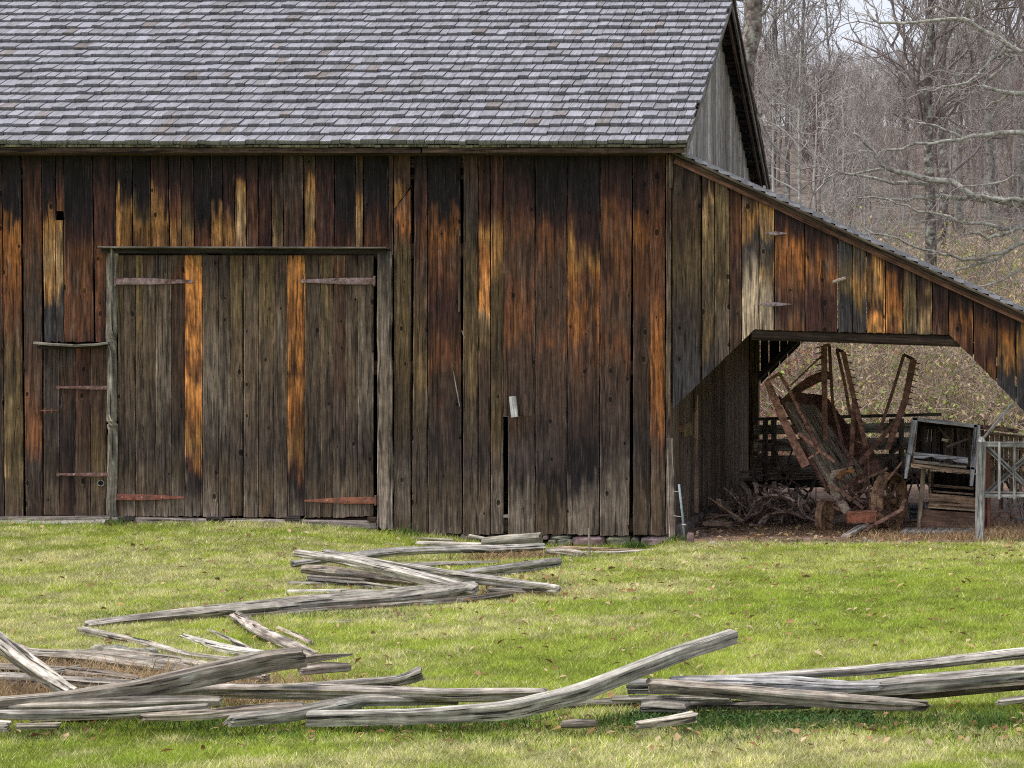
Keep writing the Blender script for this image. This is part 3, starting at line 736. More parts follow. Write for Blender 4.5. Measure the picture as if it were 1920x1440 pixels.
fo = MB(); sd_ = 0
for (a, b_, t, bt, c) in ((1018, 1030, 1002, 1012, (.22, .15, .155)), (1030, 1073, 1003, 1011, (.2, .2, .16)), (1028, 1045, 1010, 1024, (.24, .23, .18)), (1045, 1075, 1010, 1024, (.2, .2, .16)),
                       (1073, 1137, 1004, 1026, (.24, .16, .17)), (1137, 1184, 1004, 1026, (.2, .2, .14)), (1199, 1258, 1005, 1028, (.25, .185, .19)), (1184, 1200, 1006, 1024, (.1, .09, .07)),
                       (1268, 1285, 1002, 1020, (.13, .09, .08)), (860, 905, 1000, 1012, (.12, .1, .09)), (905, 1018, 1002, 1016, (.1, .09, .08)), (740, 860, 999, 1010, (.08, .07, .06))):
    sd_ += 1; p0 = P(a, t, .06); p1 = P(b_, bt, .06)
    c3 = (p0 + p1) / 2; c3[1] = .10
    rock(fo, c3, (abs(p1[0] - p0[0]) / 2 * 1.12, .12, abs(p0[2] - p1[2]) / 2 * 1.15), c, sd_ + 20)
for i in range(22):
    yy = .25 + i * .31; rock(fo, (XC - .02, yy, 0.0), (.10, .17, .11), np.array((.17, .13, .12)) * rnd.uniform(.7, 1.2), 60 + i)
x = XC
part(fo, 'foundation', M_STONE, barn, 'reddish and green-grey foundation stones', smooth=False)
fs = MB()
fs.bar(P(-300, 992, -.10), P(60, 986, -.10), .3, .13, (.36, .34, .31)); fs.bar(P(60, 986, -.10), P(206, 983, -.10), .3, .11, (.36, .34, .31), j=.006)
part(fs, 'door_step', M_STONE, barn, 'low grey stone step along the left wall')
tb = MB(); tb.bar(P(961, 743, -.05), P(965, 782, -.05), .03, .075, (.36, .35, .34), up=(1, 0, 0))
part(tb, 'turn_button', M_PLANK, barn, 'pale wooden block nailed on the wall')
hg = MB(); hg.bar(P(944, 777, .03), P(955, 777, .03), .01, .05, (.5, .52, .54)); part(hg, 'inside_brace', M_PLANK, barn); hg = MB(); hg.bar(P(944, 968, .03), P(953, 968, .03), .03, .04, PAL['w'])
part(hg, 'inside_brace', M_PLANK, barn)
sp_ = MB(); sp_.tube([P(850, 696, -.02), P(856, 730, -.025), P(862, 762, -.02)], [.004, .006, .004], 5, PAL['w']); part(sp_, 'splinter', M_PLANK, barn); sp_ = MB()
sp_.tube([P(866, 620, -.02), P(871, 634, -.03)], .004, 4, PAL['w'])
part(sp_, 'splinter', M_PLANK, barn)
# torn pale edge beside the long crack
tn = MB()
for (a, b_, q) in ((861, 431, 443), (859, 443, 500), (860, 500, 585)): tn.bar(P(a, b_, -.012), P(a + 1, q, -.012), .02, .012, PAL['g'], up=(0, 1, 0))
part(tn, 'torn_edge', M_PLANK, barn)

# ================================================================== LEAN-TO SHED (part of the barn)
def rake(x): return 302 + .459 * (x - 1265)
def shed_bot(x):
    x = np.asarray(x, float)
    return np.where(x < 1413, 770 - (x - 1258) * .975, np.where(x < 1781, 618 + (x - 1413) * .027, 628 + (x - 1781) * 1.03))
sg = MB()
SB = [(1260, 1314, '300a 400b 480l 600a 700n 780n'), (1316, 1339, '310b 370b 385t 460L 560g 640l 700n'), (1339, 1368, '320b 380L 520L 600g 700n'), (1368, 1390, '350m 420r 470m 600b 680b'),
      (1390, 1423, '360n 420c 450n 490G 560p 660p'), (1423, 1452, '380c 430t 455n 500g 530t 560p 620p'), (1452, 1509, '390k 430m 465o 510o 540r 570m 600b 620r'),
      (1509, 1571, '400k 450m 480r 500o 530r 560m 620m'), (1571, 1598, '440n 480n 530L 570n 622n'), (1598, 1625, '450n 490g 530c 560L 580n 622a'), (1625, 1660, '460k 490m 520c 560c 585k 610O 625c'),
      (1660, 1693, '480k 515m 545o 590o 600c 625r'), (1693, 1719, '490a 530b 560L 600L 625n'), (1719, 1748, '500k 560b 590t 610L 627n'), (1748, 1779, '520k 590m 630r'),
      (1779, 1825, '540k 570m 600o 640r 680m'), (1825, 1869, '560k 600m 630r 660m 700r 740a'), (1869, 1905, '570k 620m 650o 680c 700n 760n'), (1905, 1950, '590k 640c 690n 760n 820n'),
      (1950, 1998, '600k 650r 700a 830n'), (1998, 2045, '600k 660c 720n 860n')]
for (a, b_, k) in SB:
    board(sg, a, b_, a, b_, lambda x: rake(x) - 5, (lambda x: np.minimum(shed_bot(x), 1000)), k, Y=0.0, ragged=.7)
shed_wall = part(sg, 'shed_gable', M_BOARD, barn, 'gable boards of the lean-to with cut-away opening below')
for (a, b_, yy) in ((1433, 1476, 437.5), (1422, 1484, 570.5)):
    sh = MB(); p0, p1 = P(a, yy, -.012), P(b_, yy, -.012); pm = (p0 + p1) / 2
    sh.bar(p0, pm, .006, .008, (.27, .22, .24), t2=.045); sh.bar(pm, p1, .006, .045, (.27, .22, .24), t2=.008)
    part(sh, 'hinge', M_RUST, shed_wall)
pg = MB(); pg.tube([P(1562, 530, -.10), P(1574, 525, -.05), P(1585, 522, -.01)], [.022, .02, .02], 7, (.26, .2, .17))
part(pg, 'peg', M_PLANK, shed_wall, 'short worn wooden peg sticking out of the boards')
# shed beams and braces, front and rear
bm_ = MB()
for (Y, c) in ((.12, PALN['b'] * .6), (WB - .1, PALN['a'])):
    def PP(px, py): 
        p = P(px, py, 0); return (p[0], Y, p[2])
    bm_.bar(PP(1409, 627), PP(1800, 640), .20, .125, c * 1.0, j=.012)
    bm_.bar(PP(1262, 748), PP(1408, 606), .09, .12, c, up=(0, 1, 0)); bm_.bar(PP(1800, 628), PP(2000, 834), .09, .12, c, up=(0, 1, 0))
for Y in (1.8, 3.4, 5.1):
    bm_.bar((XC, Y, PZ(310)), (.22, Y, PZ(rake(2030) + 4)), .10, .12, PAL['a'], up=(0, 1, 0))
bm_.bar((PX(1985), .10, PZ(604)), (PX(1985), WB - .1, PZ(604)), .14, .14, PAL['a'])
part(bm_, 'shed_beams', M_PLANK, barn)
ps = MB()
xr = PX(1985)
for Y in (.12, WB - .12): ps = MB(); ps.bar((xr, Y, -.06), (xr, Y, PZ(600)), .16, .16, PALN['L'], up=(0, 1, 0)); part(ps, 'corner_post', M_PLANK, barn)
ps = MB(); ps.bar((XC + .08, WB - .10, -.02), (XC + .08, WB - .10, 3.6), .13, .13, PALN['l'] * 1.5, up=(0, 1, 0))
part(ps, 'corner_post', M_PLANK, barn)
# rear gable boards of the shed (dark) with light slits, same cut-away shape
sr = MB()
x = 1262.0
while x < 2040:
    wd = rnd.uniform(16, 34); x2 = x + wd
    xm = np.array([x, x2]); zt = PZ(rake(xm)); zb = PZ(shed_bot(xm)); Y = WB - .01
    X1, X2 = PX(x) + .006, PX(x2) - .006
    v = [(X1, Y, zb[0]), (X2, Y, zb[1]), (X2, Y, zt[1]), (X1, Y, zt[0]), (X1, Y + .025, zb[0]), (X2, Y + .025, zb[1]), (X2, Y + .025, zt[1]), (X1, Y + .025, zt[0])]
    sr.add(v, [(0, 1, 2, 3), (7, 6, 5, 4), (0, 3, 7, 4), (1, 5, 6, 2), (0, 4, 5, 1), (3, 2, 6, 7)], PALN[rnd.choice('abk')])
    x = x2
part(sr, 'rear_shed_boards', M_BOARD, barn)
# shed roof: layered rake trim, deck, shingles
sr2 = MB()
XA, XB = PX(1262) , PX(2050)
def rz(x_px, off): return PZ(rake(x_px) + off)
for (Y, off, h, th, c) in ((-.03, -1, .055, .03, PALN['b'] * 1.9 + np.array((.03, 0, 0))), (-.055, -8.5, .04, .05, PALN['b']), (-.075, -14.5, .03, .06, PALN['g'] * .8)):
    sr2.bar((PX(1266), Y, rz(1266, off)), (XB, Y, rz(2050, off)), th, h, c, up=(0, 0, 1))
part(sr2, 'rake_board', M_PLANK, barn, 'long brown rake boards along the lean-to roof edge')
sd2 = MB()
def slab(a_off, b_off, c):
    v = []
    for (xx, o) in ((1256, b_off), (2056, b_off), (2056, a_off), (1256, a_off)):
        for Y in (-.02, WB + .2): v.append((PX(xx), Y, rz(xx, o)))
    sd2.add(v, [(0, 2, 3, 1), (4, 5, 7, 6), (0, 4, 6, 2), (1, 3, 7, 5), (0, 1, 5, 4), (2, 6, 7, 3)], c, [(p[1], p[0], p[2]) for p in v])
slab(-13.5, -10.0, PAL['a'])
part(sd2, 'shed_roof_deck', M_PLANK, barn)
ss = MB()
rs_ = random.Random(12)
for i in range(36):                                  # rows from the eave (right, low) up to the wall (left, high)
    y = -.09
    xl = 2052 - i * 22.0
    if xl < 1278: break
    while y < WB + .2:
        wd = rs_.uniform(.09, .22); y2 = min(y + wd, WB + .22)
        xr_ = xl + rs_.uniform(-2, 2); c = np.array(SC[int(rs_.random() * 6)]) * rs_.uniform(.75, 1.05)
        x_hi = max(xr_ - 34, 1264)
        v = [(PX(xr_), y + .003, rz(xr_, -26)), (PX(xr_), y2 - .003, rz(xr_, -26 + rs_.uniform(-.7, .7))), (PX(x_hi), y2 - .003, rz(x_hi, -17.5)), (PX(x_hi), y + .003, rz(x_hi, -17.5)),
             (PX(xr_), y + .003, rz(xr_, -17)), (PX(xr_), y2 - .003, rz(xr_, -17)), (PX(x_hi), y2 - .003, rz(x_hi, -14)), (PX(x_hi), y + .003, rz(x_hi, -14))]
        ss.add(v, [(0, 1, 2, 3), (7, 6, 5, 4), (0, 4, 5, 1), (1, 5, 6, 2), (3, 2, 6, 7), (0, 3, 7, 4)], c, [(p[0] + i, p[1] + i, p[2] * 0) for p in v]); y = y2
part(ss, 'shed_roof', M_SHINGLE, barn, 'shallow grey shingle roof of the lean-to')
# details on the barn's side wall inside the shed
si = MB()
si.bar((XC + .03, 1.05, PZ(793, 1.0)), (XC + .03, 1.05, PZ(815, 1.0) - .02), .03, .62, (.21, .155, .085), up=(0, 1, 0))
part(si, 'nailed_board', M_PLANK, barn); si = MB()
si.bar((XC + .03, 1.75, .12), (XC + .03, 1.75, 1.5), .08, .05, (.26, .17, .13), up=(1, 0, 0))
part(si, 'nailed_board', M_PLANK, barn)
for (Y, z) in ((.62, 1.17), (.65, .34)):
    si = MB(); si.tube([(XC + .01, Y, z), (XC + .06, Y, z)], .055, 10, (.16, .09, .06)); part(si, 'peg_end', M_PLANK, barn)
si = MB()
si.tube([(XC + .03, 1.6, 1.9), (XC + .04, 1.65, 1.6), (XC + .03, 1.62, 1.3)], .02, 6, (.13, .09, .06)); part(si, 'hooked_branch', M_PLANK, barn)


# ================================================================== RAILS OF THE FALLEN FENCE
GREY = (.28, .26, .23); GRB = (.25, .22, .185); PALE = (.46, .43, .38); DRK = (.15, .13, .11); WHT = (.55, .53, .49)
railno = [0]
def rail(label, pts, col=GREY, flat=.8, sides=5, gro=.12, cat='rail', name='fence_rail', group=None, endj=.03, taper=.7, g='rails of the fallen split-rail fence'):
    """pts: (px, py centre, thickness px, Y or None -> on the ground)"""
    railno[0] += 1
    P3 = []; rd = []
    for (px, py, t, Y) in pts:
        if Y is None:
            Y = (HC) * F / (py + t * .5 - CY) - D0
        p = P(px, py, Y); r = t * (D0 + Y) / F / 2
        zmin = float(terrain(p[0], Y)) + r * .5
        if p[2] < zmin: p[2] = zmin
        P3.append(p); rd.append(r)
    rmx = max(rd); rd = [max(q, taper * rmx) for q in rd]
    mb = MB(); logmesh(mb, P3, rd, np.array(col) * (.98, .95, .90), 100 + railno[0], flat=flat, sides=sides, gro=gro, endj=endj, na=20)
    o = mb.build(name, M_RAIL, smooth=False); tag(o, label, cat, g); return o
# front line, left part
rail('long bowed grey rail rising to a square cut end over the grass', [(578, 1347, 26, -12.75), (800, 1343, 30, -12.75), (960, 1332, 32, -12.75), (1085, 1301, 31, -12.6), (1190, 1258, 30, -12.4), (1280, 1223, 29, -12.2), (1377, 1192, 26, -12.0)], (.34, .33, .30), sides=4, gro=.04, endj=.01)
rail('brown-sided rail lying diagonally across the front left rails', [(-40, 1325, 26, -12.9), (120, 1311, 28, -12.75), (260, 1292, 34, -12.6), (400, 1262, 38, -12.4), (500, 1240, 38, -12.2), (568, 1232, 34, -12.1)], GRB, sides=4, gro=.05)
rail('short cracked rail at front left under the diagonal rail', [(18, 1325, 26, -12.85), (200, 1320, 28, -12.8), (330, 1317, 26, -12.75), (414, 1315, 18, -12.7)], (.31, .28, .24), gro=.12)
rail('pale lowest rail at the front left edge of the photo', [(-40, 1338, 18, -13.0), (60, 1340, 20, -13.0), (200, 1336, 20, -12.95), (390, 1324, 14, -12.85)], (.36, .34, .31))
rail('long knotty rail in the middle of the front line', [(284, 1300, 24, -12.0), (400, 1294, 30, -12.0), (560, 1296, 32, -12.05), (740, 1300, 32, -12.1), (850, 1304, 30, -12.1), (1021, 1300, 18, -12.1)], (.34, .31, .28), gro=.16)
rail('flat rail with upturned square end behind the knotty rail', [(430, 1300, 16, -11.6), (560, 1290, 18, -11.5), (680, 1281, 18, -11.4), (757, 1276, 20, -11.35), (789, 1262, 26, -11.3)], (.30, .28, .25), sides=4)
rail('deeply grooved brown rail at far left behind the straw', [(52, 1229, 24, -10.2), (180, 1240, 38, -10.3), (300, 1255, 36, -10.5), (380, 1262, 20, -10.6)], (.27, .24, .21), gro=.2)
rail('slender pale rail slanting down left of the white stick', [(153, 1181, 15, None), (270, 1206, 15, None), (360, 1230, 14, None), (455, 1240, 14, None)], (.36, .33, .29))
rail('grey weathered rail leaning steeply at the left edge', [(-30, 1178, 30, -11.6), (40, 1235, 32, -11.9), (90, 1270, 32, -12.1), (138, 1298, 28, -12.4)], (.42, .39, .35), gro=.18)
rail('white bleached stick lying in the grass', [(343, 1193, 9, None), (400, 1211, 15, None), (450, 1222, 17, None), (505, 1227, 14, None)], WHT, gro=.03)
rail('pale split rail slanting under the big middle rail', [(440, 1155, 22, None), (490, 1187, 26, None), (545, 1212, 24, None), (590, 1232, 18, None)], (.40, .35, .31))
rail('thin pale stick between white stick and split rail', [(392, 1182, 8, None), (430, 1200, 10, None), (470, 1219, 9, None)], (.42, .39, .35), gro=.03)
rail('short thin stick at right of the slanting split rail', [(521, 1178, 9, None), (555, 1192, 10, None), (583, 1206, 10, None)], (.40, .34, .29), gro=.03)
rail('low brown rail on the grass beneath the crossing rails', [(270, 1345, 14, -13.0), (380, 1341, 20, -12.95), (480, 1332, 22, -12.8), (566, 1323, 14, -12.6)], (.34, .29, .24), gro=.18)
rail('dark rail sloping up behind the bowed rail\'s left end', [(430, 1354, 14, -13.0), (540, 1342, 26, -12.7), (620, 1326, 28, -12.5), (680, 1314, 22, -12.2), (860, 1312, 16, -12.0)], (.24, .225, .20))
rail('short brown rail end at the upper left edge', [(-40, 1202, 20, -9.6), (10, 1213, 22, -9.8), (60, 1229, 18, -10.1)], (.26, .23, .20))
rail('grey rail running behind straw toward the knotty rail', [(-60, 1268, 20, -11.2), (60, 1274, 24, -11.4), (200, 1282, 24, -11.5), (360, 1289, 22, -11.6)], (.28, .26, .24))
rail('pointed splinter of wood right of the diagonal rail', [(545, 1240, 16, -11.9), (600, 1232, 17, -11.8), (657, 1227, 5, -11.7)], (.30, .26, .22), gro=.2, endj=.05, taper=.3)
rail('split stub with darker end below the pointed splinter', [(560, 1256, 20, -11.3), (610, 1250, 22, -11.2), (657, 1250, 17, -11.1)], (.30, .26, .22), gro=.2)
rail('small block of wood at the bottom left corner', [(-40, 1360, 22, -13.1), (-10, 1361, 22, -13.1), (15, 1363, 22, -13.1)], (.34, .31, .28))
rail('low weathered board in the grass at bottom left', [(30, 1362, 12, -13.1), (110, 1361, 12, -13.1)], (.27, .24, .2))
rail('short twisted piece under the grey leaning rail', [(86, 1263, 16, -11.2), (120, 1258, 18, -11.0), (148, 1252, 14, -10.9)], (.33, .3, .26), gro=.2)
rail('low rail continuing behind the bowed rail', [(950, 1328, 14, -12.0), (1060, 1322, 18, -11.9), (1160, 1315, 18, -11.8), (1235, 1309, 15, -11.8)], (.26, .24, .21))
rail('broken chunk of wood under the rising rail', [(1055, 1358, 12, -12.9), (1085, 1356, 18, -12.9), (1115, 1355, 12, -12.85)], (.2, .17, .15), gro=.2)
rail('short pale log piece lying alone in front of the fence', [(1196, 1359, 15, -12.9), (1250, 1352, 19, -12.85), (1302, 1343, 23, -12.8)], (.42, .38, .33), gro=.14)
rail('rounded log stub under the stack of right rails', [(1202, 1326, 22, -12.4), (1240, 1325, 26, -12.4), (1290, 1328, 22, -12.4)], (.3, .28, .25), gro=.04)
rail('brown cracked rail half buried in straw at far left', [(-50, 1250, 22, -10.8), (60, 1256, 24, -10.9), (190, 1268, 22, -11.1), (260, 1276, 18, -11.2)], (.25, .215, .18), gro=.16)
rail('grey rail lying under the knotty rail toward the left', [(60, 1352, 16, -12.6), (200, 1347, 20, -12.5), (330, 1338, 18, -12.4)], (.24, .21, .18), gro=.12)
rail('short thick rail end crossing behind the diagonal rail', [(200, 1222, 18, -10.0), (300, 1236, 22, -10.3), (420, 1256, 20, -10.8), (500, 1272, 18, -11.1)], (.29, .26, .22), gro=.14)
# right part
rail('square rail end with dark face beside the rising rail', [(1180, 1287, 28, -12.2), (1215, 1287, 29, -12.2), (1300, 1290, 26, -12.2), (1420, 1297, 24, -12.0)], (.26, .26, .26), sides=4)
rail('long speckled rail sloping down to the right', [(1219, 1284, 28, -12.4), (1350, 1293, 30, -12.4), (1500, 1307, 32, -12.4), (1640, 1317, 30, -12.45), (1738, 1322, 14, -12.5)], (.27, .24, .205), gro=.08, endj=.06)
rail('topmost thin rail rising to the right edge', [(1300, 1279, 14, -12.1), (1437, 1268, 15, -12.05), (1600, 1259, 18, -12.0), (1760, 1243, 20, -11.9), (1990, 1217, 22, -11.8)], (.37, .355, .33), gro=.06)
rail('bluish grey rail between the top rail and speckled rail', [(1259, 1277, 10, -12.25), (1360, 1276, 22, -12.25), (1500, 1281, 26, -12.2), (1580, 1286, 20, -12.2), (1650, 1285, 10, -12.2)], (.36, .36, .37), gro=.14)
rail('thick grey rail running off at the right edge', [(1560, 1297, 20, -12.1), (1650, 1287, 30, -12.1), (1780, 1276, 34, -12.1), (1900, 1265, 32, -12.05), (2000, 1257, 30, -12.0)], (.27, .255, .24), gro=.14)
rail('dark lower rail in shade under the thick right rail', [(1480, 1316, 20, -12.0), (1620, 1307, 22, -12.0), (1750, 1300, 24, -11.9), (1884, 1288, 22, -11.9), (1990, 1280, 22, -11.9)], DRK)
rail('thin splintered rail beneath the speckled rail', [(1150, 1311, 14, -12.2), (1239, 1310, 14, -12.25), (1320, 1310, 15, -12.3), (1368, 1313, 8, -12.3)], (.31, .29, .26), gro=.18)
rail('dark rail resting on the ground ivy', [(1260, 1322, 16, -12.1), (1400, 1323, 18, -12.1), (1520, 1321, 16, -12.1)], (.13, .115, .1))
rail('small grey stick at the right edge by fallen leaves', [(1872, 1317, 12, -12.6), (1940, 1309, 13, -12.5), (1990, 1306, 12, -12.5)], (.36, .33, .3))
# middle group
rail('biggest rail, thick and cracked, crossing the lawn', [(160, 1181, 17, -8.0), (240, 1174, 27, -7.8), (330, 1166, 34, -7.6), (474, 1156, 40, -7.3), (600, 1143, 43, -6.9), (720, 1127, 46, -6.5), (820, 1114, 42, -6.2), (893, 1100, 24, -6.0)], (.30, .28, .25), gro=.14, taper=.45)
rail('long pale rail rising to upper left of the middle pile', [(556, 1036, 10, -5.0), (640, 1048, 20, -5.2), (740, 1070, 26, -5.6), (830, 1093, 24, -6.0), (890, 1106, 14, -6.1)], (.42, .40, .37), gro=.14)
rail('pale twin rail lying just behind the long pale one', [(610, 1035, 8, -4.9), (720, 1056, 18, -5.1), (850, 1078, 24, -5.4), (960, 1092, 24, -5.6), (1046, 1104, 18, -5.9)], (.40, .385, .36), gro=.14)
rail('gently arched rail at the back of the middle pile', [(549, 1058, 16, -3.8), (640, 1046, 20, -3.4), (750, 1034, 20, -2.8), (850, 1031, 18, -2.4), (940, 1031, 17, -2.1), (1020, 1026, 15, -1.9)], (.32, .31, .29))
rail('brown underside rail beneath the pale rails', [(571, 1066, 14, -4.6), (640, 1074, 24, -4.8), (720, 1084, 20, -5.0), (780, 1092, 14, -5.2)], (.28, .24, .2))
rail('low rail half hidden behind the middle pile', [(740, 1068, 12, -3.4), (850, 1061, 13, -3.2), (935, 1056, 10, -3.0)], (.24, .22, .2))
rail('dark sided rail slanting toward the barn', [(850, 1078, 14, -4.8), (950, 1067, 20, -4.2), (1048, 1053, 16, -3.6)], (.25, .24, .22), sides=4)
rail('thin dark rail end sticking out left of the middle pile', [(577, 1081, 9, -4.9), (683, 1089, 9, -5.1)], (.19, .17, .15))
rail('grooved rail low in the middle pile', [(581, 1089, 12, -4.95), (680, 1097, 18, -5.1), (784, 1108, 12, -5.5)], (.27, .25, .22), gro=.2)
rail('short stub poking out at the left of the middle pile', [(541, 1098, 11, -5.0), (595, 1097, 12, -5.0), (650, 1101, 9, -5.0)], (.27, .25, .22))
rail('light coloured rail on grass behind the biggest rail', [(541, 1113, 11, -5.6), (640, 1117, 14, -5.6), (760, 1119, 14, -5.7)], (.46, .44, .41), gro=.05)
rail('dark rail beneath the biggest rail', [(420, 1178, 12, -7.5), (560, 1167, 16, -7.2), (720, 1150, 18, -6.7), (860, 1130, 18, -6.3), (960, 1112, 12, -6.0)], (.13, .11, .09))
rail('broken end piece at the right of the middle pile', [(915, 1108, 14, -5.9), (980, 1114, 18, -5.7), (1020, 1116, 8, -5.6)], (.22, .2, .18), gro=.18)
# beside the barn wall
rail('hewn grey beam end on the ground at the barn wall', [(905, 1019, 20, -1.0), (960, 1014, 24, -1.0), (1014, 1011, 24, -1.0)], (.31, .295, .25), sides=4, gro=.02, taper=.8, name='timber_block', cat='timber', g=None, endj=.005)
rail('pale plank lying behind the arched rail near the barn', [(780, 1020, 9, -.9), (880, 1022, 11, -.95), (960, 1023, 9, -1.0)], PALE, gro=.02, name='loose_plank', cat='plank', g='loose planks by the barn wall')
rail('weathered strip of wood nearest the wall', [(770, 1010, 6, -.5), (850, 1013, 6, -.5)], (.33, .31, .25), gro=.02, name='loose_plank', cat='plank', g='loose planks by the barn wall')
rail('gnarled grey stump with jagged end near the metal stake', [(1025, 1034, 14, -1.8), (1060, 1037, 20, -1.9), (1094, 1043, 16, -2.0)], (.33, .3, .26), gro=.28, name='gnarled_log', cat='log', g=None, endj=.05)
rail('reddish plank on the grass before the foundation stones', [(1045, 1026, 6, -.55), (1130, 1030, 8, -.65), (1207, 1033, 7, -.75)], (.33, .23, .17), gro=.02, name='loose_plank', cat='plank', g='loose planks by the barn wall')
rail('thin white board end in front of the reddish plank', [(1070, 1036, 6, -1.0), (1150, 1036, 6, -1.0), (1239, 1038, 5, -1.1)], (.55, .54, .52), gro=.02, name='loose_plank', cat='plank', g='loose planks by the barn wall')
rail('short white board under dry straw in middle pile', [(925, 1043, 7, -1.9), (996, 1043, 9, -1.9)], (.5, .47, .42), gro=.02, name='loose_plank', cat='plank', g='loose planks by the barn wall')
rail('thin white splintered stick leaning on the grey beam end', [(880, 1004, 5, -.8), (905, 1010, 8, -.85), (935, 1017, 8, -.9)], (.5, .47, .42), gro=.02, name='loose_plank', cat='plank', g='loose planks by the barn wall')
rail('crooked twig lying on the lawn below the middle pile', [(742, 1171, 4, None), (765, 1164, 5, None), (785, 1158, 3, None)], (.2, .18, .16), gro=.02, name='fallen_twig', cat='twig', g='twigs on the lawn')
rail('darker short twig right of the crooked twig', [(782, 1166, 4, None), (808, 1160, 5, None)], (.2, .18, .16), gro=.02, name='fallen_twig', cat='twig', g='twigs on the lawn')
rail('stub of grey bark on grass by biggest rail', [(616, 1168, 6, None), (655, 1166, 7, None)], (.3, .28, .25), gro=.1, name='fallen_twig', cat='twig', g='twigs on the lawn')
# lichen covered boulder-like log
rk = MB()
for (a, b_, t, bt, sd0) in ((110, 175, 1218, 1238, 3), (165, 240, 1208, 1242, 5), (215, 292, 1212, 1244, 7)):
    Y = -9.6; p0 = P(a, t, Y); p1 = P(b_, bt, Y); rock(rk, ((p0[0] + p1[0]) / 2, Y, (p0[2] + p1[2]) / 2 - .01), ((p1[0] - p0[0]) / 2 * 1.15, .1, (p0[2] - p1[2]) / 2 * 1.2), (.27, .25, .2), sd0)
tag(rk.build('mossy_log', M_BARK, smooth=True), 'lumpy log covered in grey and yellow lichen behind left rails', 'log')
st = MB(); st.tube([P(1106, 1055, -1.9), P(1105, 1025, -1.9), P(1104, 990, -1.9)], .010, 8, (.30, .26, .22))
tag(st.build('metal_stake', M_METAL), 'thin metal stake standing upright in the lawn before the stones', 'stake')
pp = MB(); pp.tube([P(1284, 1027, -.12), P(1280, 970, -.14), P(1273, 908, -.16)], .013, 9, (.26, .32, .36))
pipe = thing('metal_pipe', 'slim blue-grey metal pipe leaning at the barn corner', 'pipe', P(1284, 1027, -.12))
part(pp, 'pipe', M_METAL, pipe, smooth=True)
pb = MB()
for (yy) in (923, 969): pb = MB(); pb.tube([P(1263, yy - 2, -.06), P(1277, yy, -.15)], .004, 5, (.4, .37, .35)); part(pb, 'bracket', M_METAL, pipe)
pb = MB()
pb.tube([P(1279, 984, -.14), P(1286, 984, -.16)], .011, 6, (.35, .33, .3))
part(pb, 'bracket', M_METAL, pipe)
for i, (px, py, sx, sz, c, lb) in enumerate(((1336, 1020, .055, .03, (.42, .38, .33), 'small pale stone on bare dirt at the shed entrance'), (1295, 1012, .045, .08, (.22, .15, .14), 'dark reddish rock beside the blue-grey pipe'),
                                    (600, 1107, .09, .05, (.2, .15, .12), 'brown stone tucked under the left of the middle pile'), (1320, 1004, .05, .03, (.17, .12, .1), 'flat brown stone in the dirt by the shed wall'))):
    m_ = MB(); Y = (HC + .05) * F / (py + sz * 100 - CY) - D0; rock(m_, P(px, py, Y), (sx, sx * .8, sz), c, 200 + i)
    tag(m_.build('stone', M_STONE, smooth=True), lb, 'stone')

# ================================================================== THINGS IN THE SHED
RED = np.array((.35, .18, .135)); RST = np.array((.34, .20, .14)); RBR = np.array((.50, .30, .17)); DKI = np.array((.12, .09, .075)); WD = np.array((.48, .38, .28))
mch = thing('harvesting_machine', 'rusty old reaper with raised rake arms inside the open shed', 'farm machine', P(1620, 1000, 1.9))
def quad(mb, pts, th, c, nrm=(0, 1, 0)):
    """thick plate through four world points"""
    p = np.array(pts, float); n = np.cross(p[1] - p[0], p[3] - p[0]); n /= np.linalg.norm(n)
    v = np.concatenate([p - n * th / 2, p + n * th / 2]); k = len(p)
    f = [tuple(range(k)), tuple(range(2 * k - 1, k - 1, -1))] + [(i, k + i, k + (i + 1) % k, (i + 1) % k) for i in range(k)]
    u = (p[-1] - p[0]); u /= np.linalg.norm(u); w_ = np.cross(u, n)
    mb.add(v, f, c, [(q @ u, q @ w_, q @ n) for q in v])
A, Bq, Cq, Dq = P(1466, 752, 3.6), P(1546, 758, 3.9), P(1632, 905, 2.2), P(1560, 925, 2.1)
tp = MB()
for k in range(5):
    a, b_ = k / 5, (k + .96) / 5
    quad(tp, [A + (Bq - A) * a, A + (Bq - A) * b_, Dq + (Cq - Dq) * b_, Dq + (Cq - Dq) * a], .02, WD * (.75 + .4 * rnd.random()) + .01)
part(tp, 'platform', M_PLANK, mch, 'tilted wooden cutting platform')
sp2 = MB()
quad(sp2, [P(1515, 738, 3.9), P(1548, 742, 3.8), P(1640, 862, 2.6), P(1628, 890, 2.4), P(1600, 858, 2.7)], .012, RED * .55)
quad(sp2, [P(1598, 770, 3.3), P(1640, 850, 2.6), P(1654, 880, 2.4), P(1632, 892, 2.3), P(1606, 850, 2.8)], .012, RED * .8)
part(sp2, 'side_panel', M_RUST, mch)
lip = MB()
lip.bar(P(1462, 745, 3.55), P(1556, 925, 2.0), .03, .05, RST, up=(0, 1, 0)); lip.bar(P(1520, 862, 2.3), P(1553, 922, 1.95), .04, .05, RED, up=(0, 1, 0))
for k in range(13):
    t = k / 12; p = P(1516, 860, 2.25) * (1 - t) + P(1550, 920, 1.95) * t; lip.bar(p, p + np.array([-.045, -.02, .012]), .014, .02, DKI, w2=.004, t2=.004)
part(lip, 'cutter_bar', M_RUST, mch)
hd = MB()                                            # curved hood plate
arc = [(1462, 757), (1478, 744), (1496, 730), (1514, 718), (1532, 709), (1550, 703), (1557, 706)]
hh = [8, 14, 19, 21, 20, 17, 12]
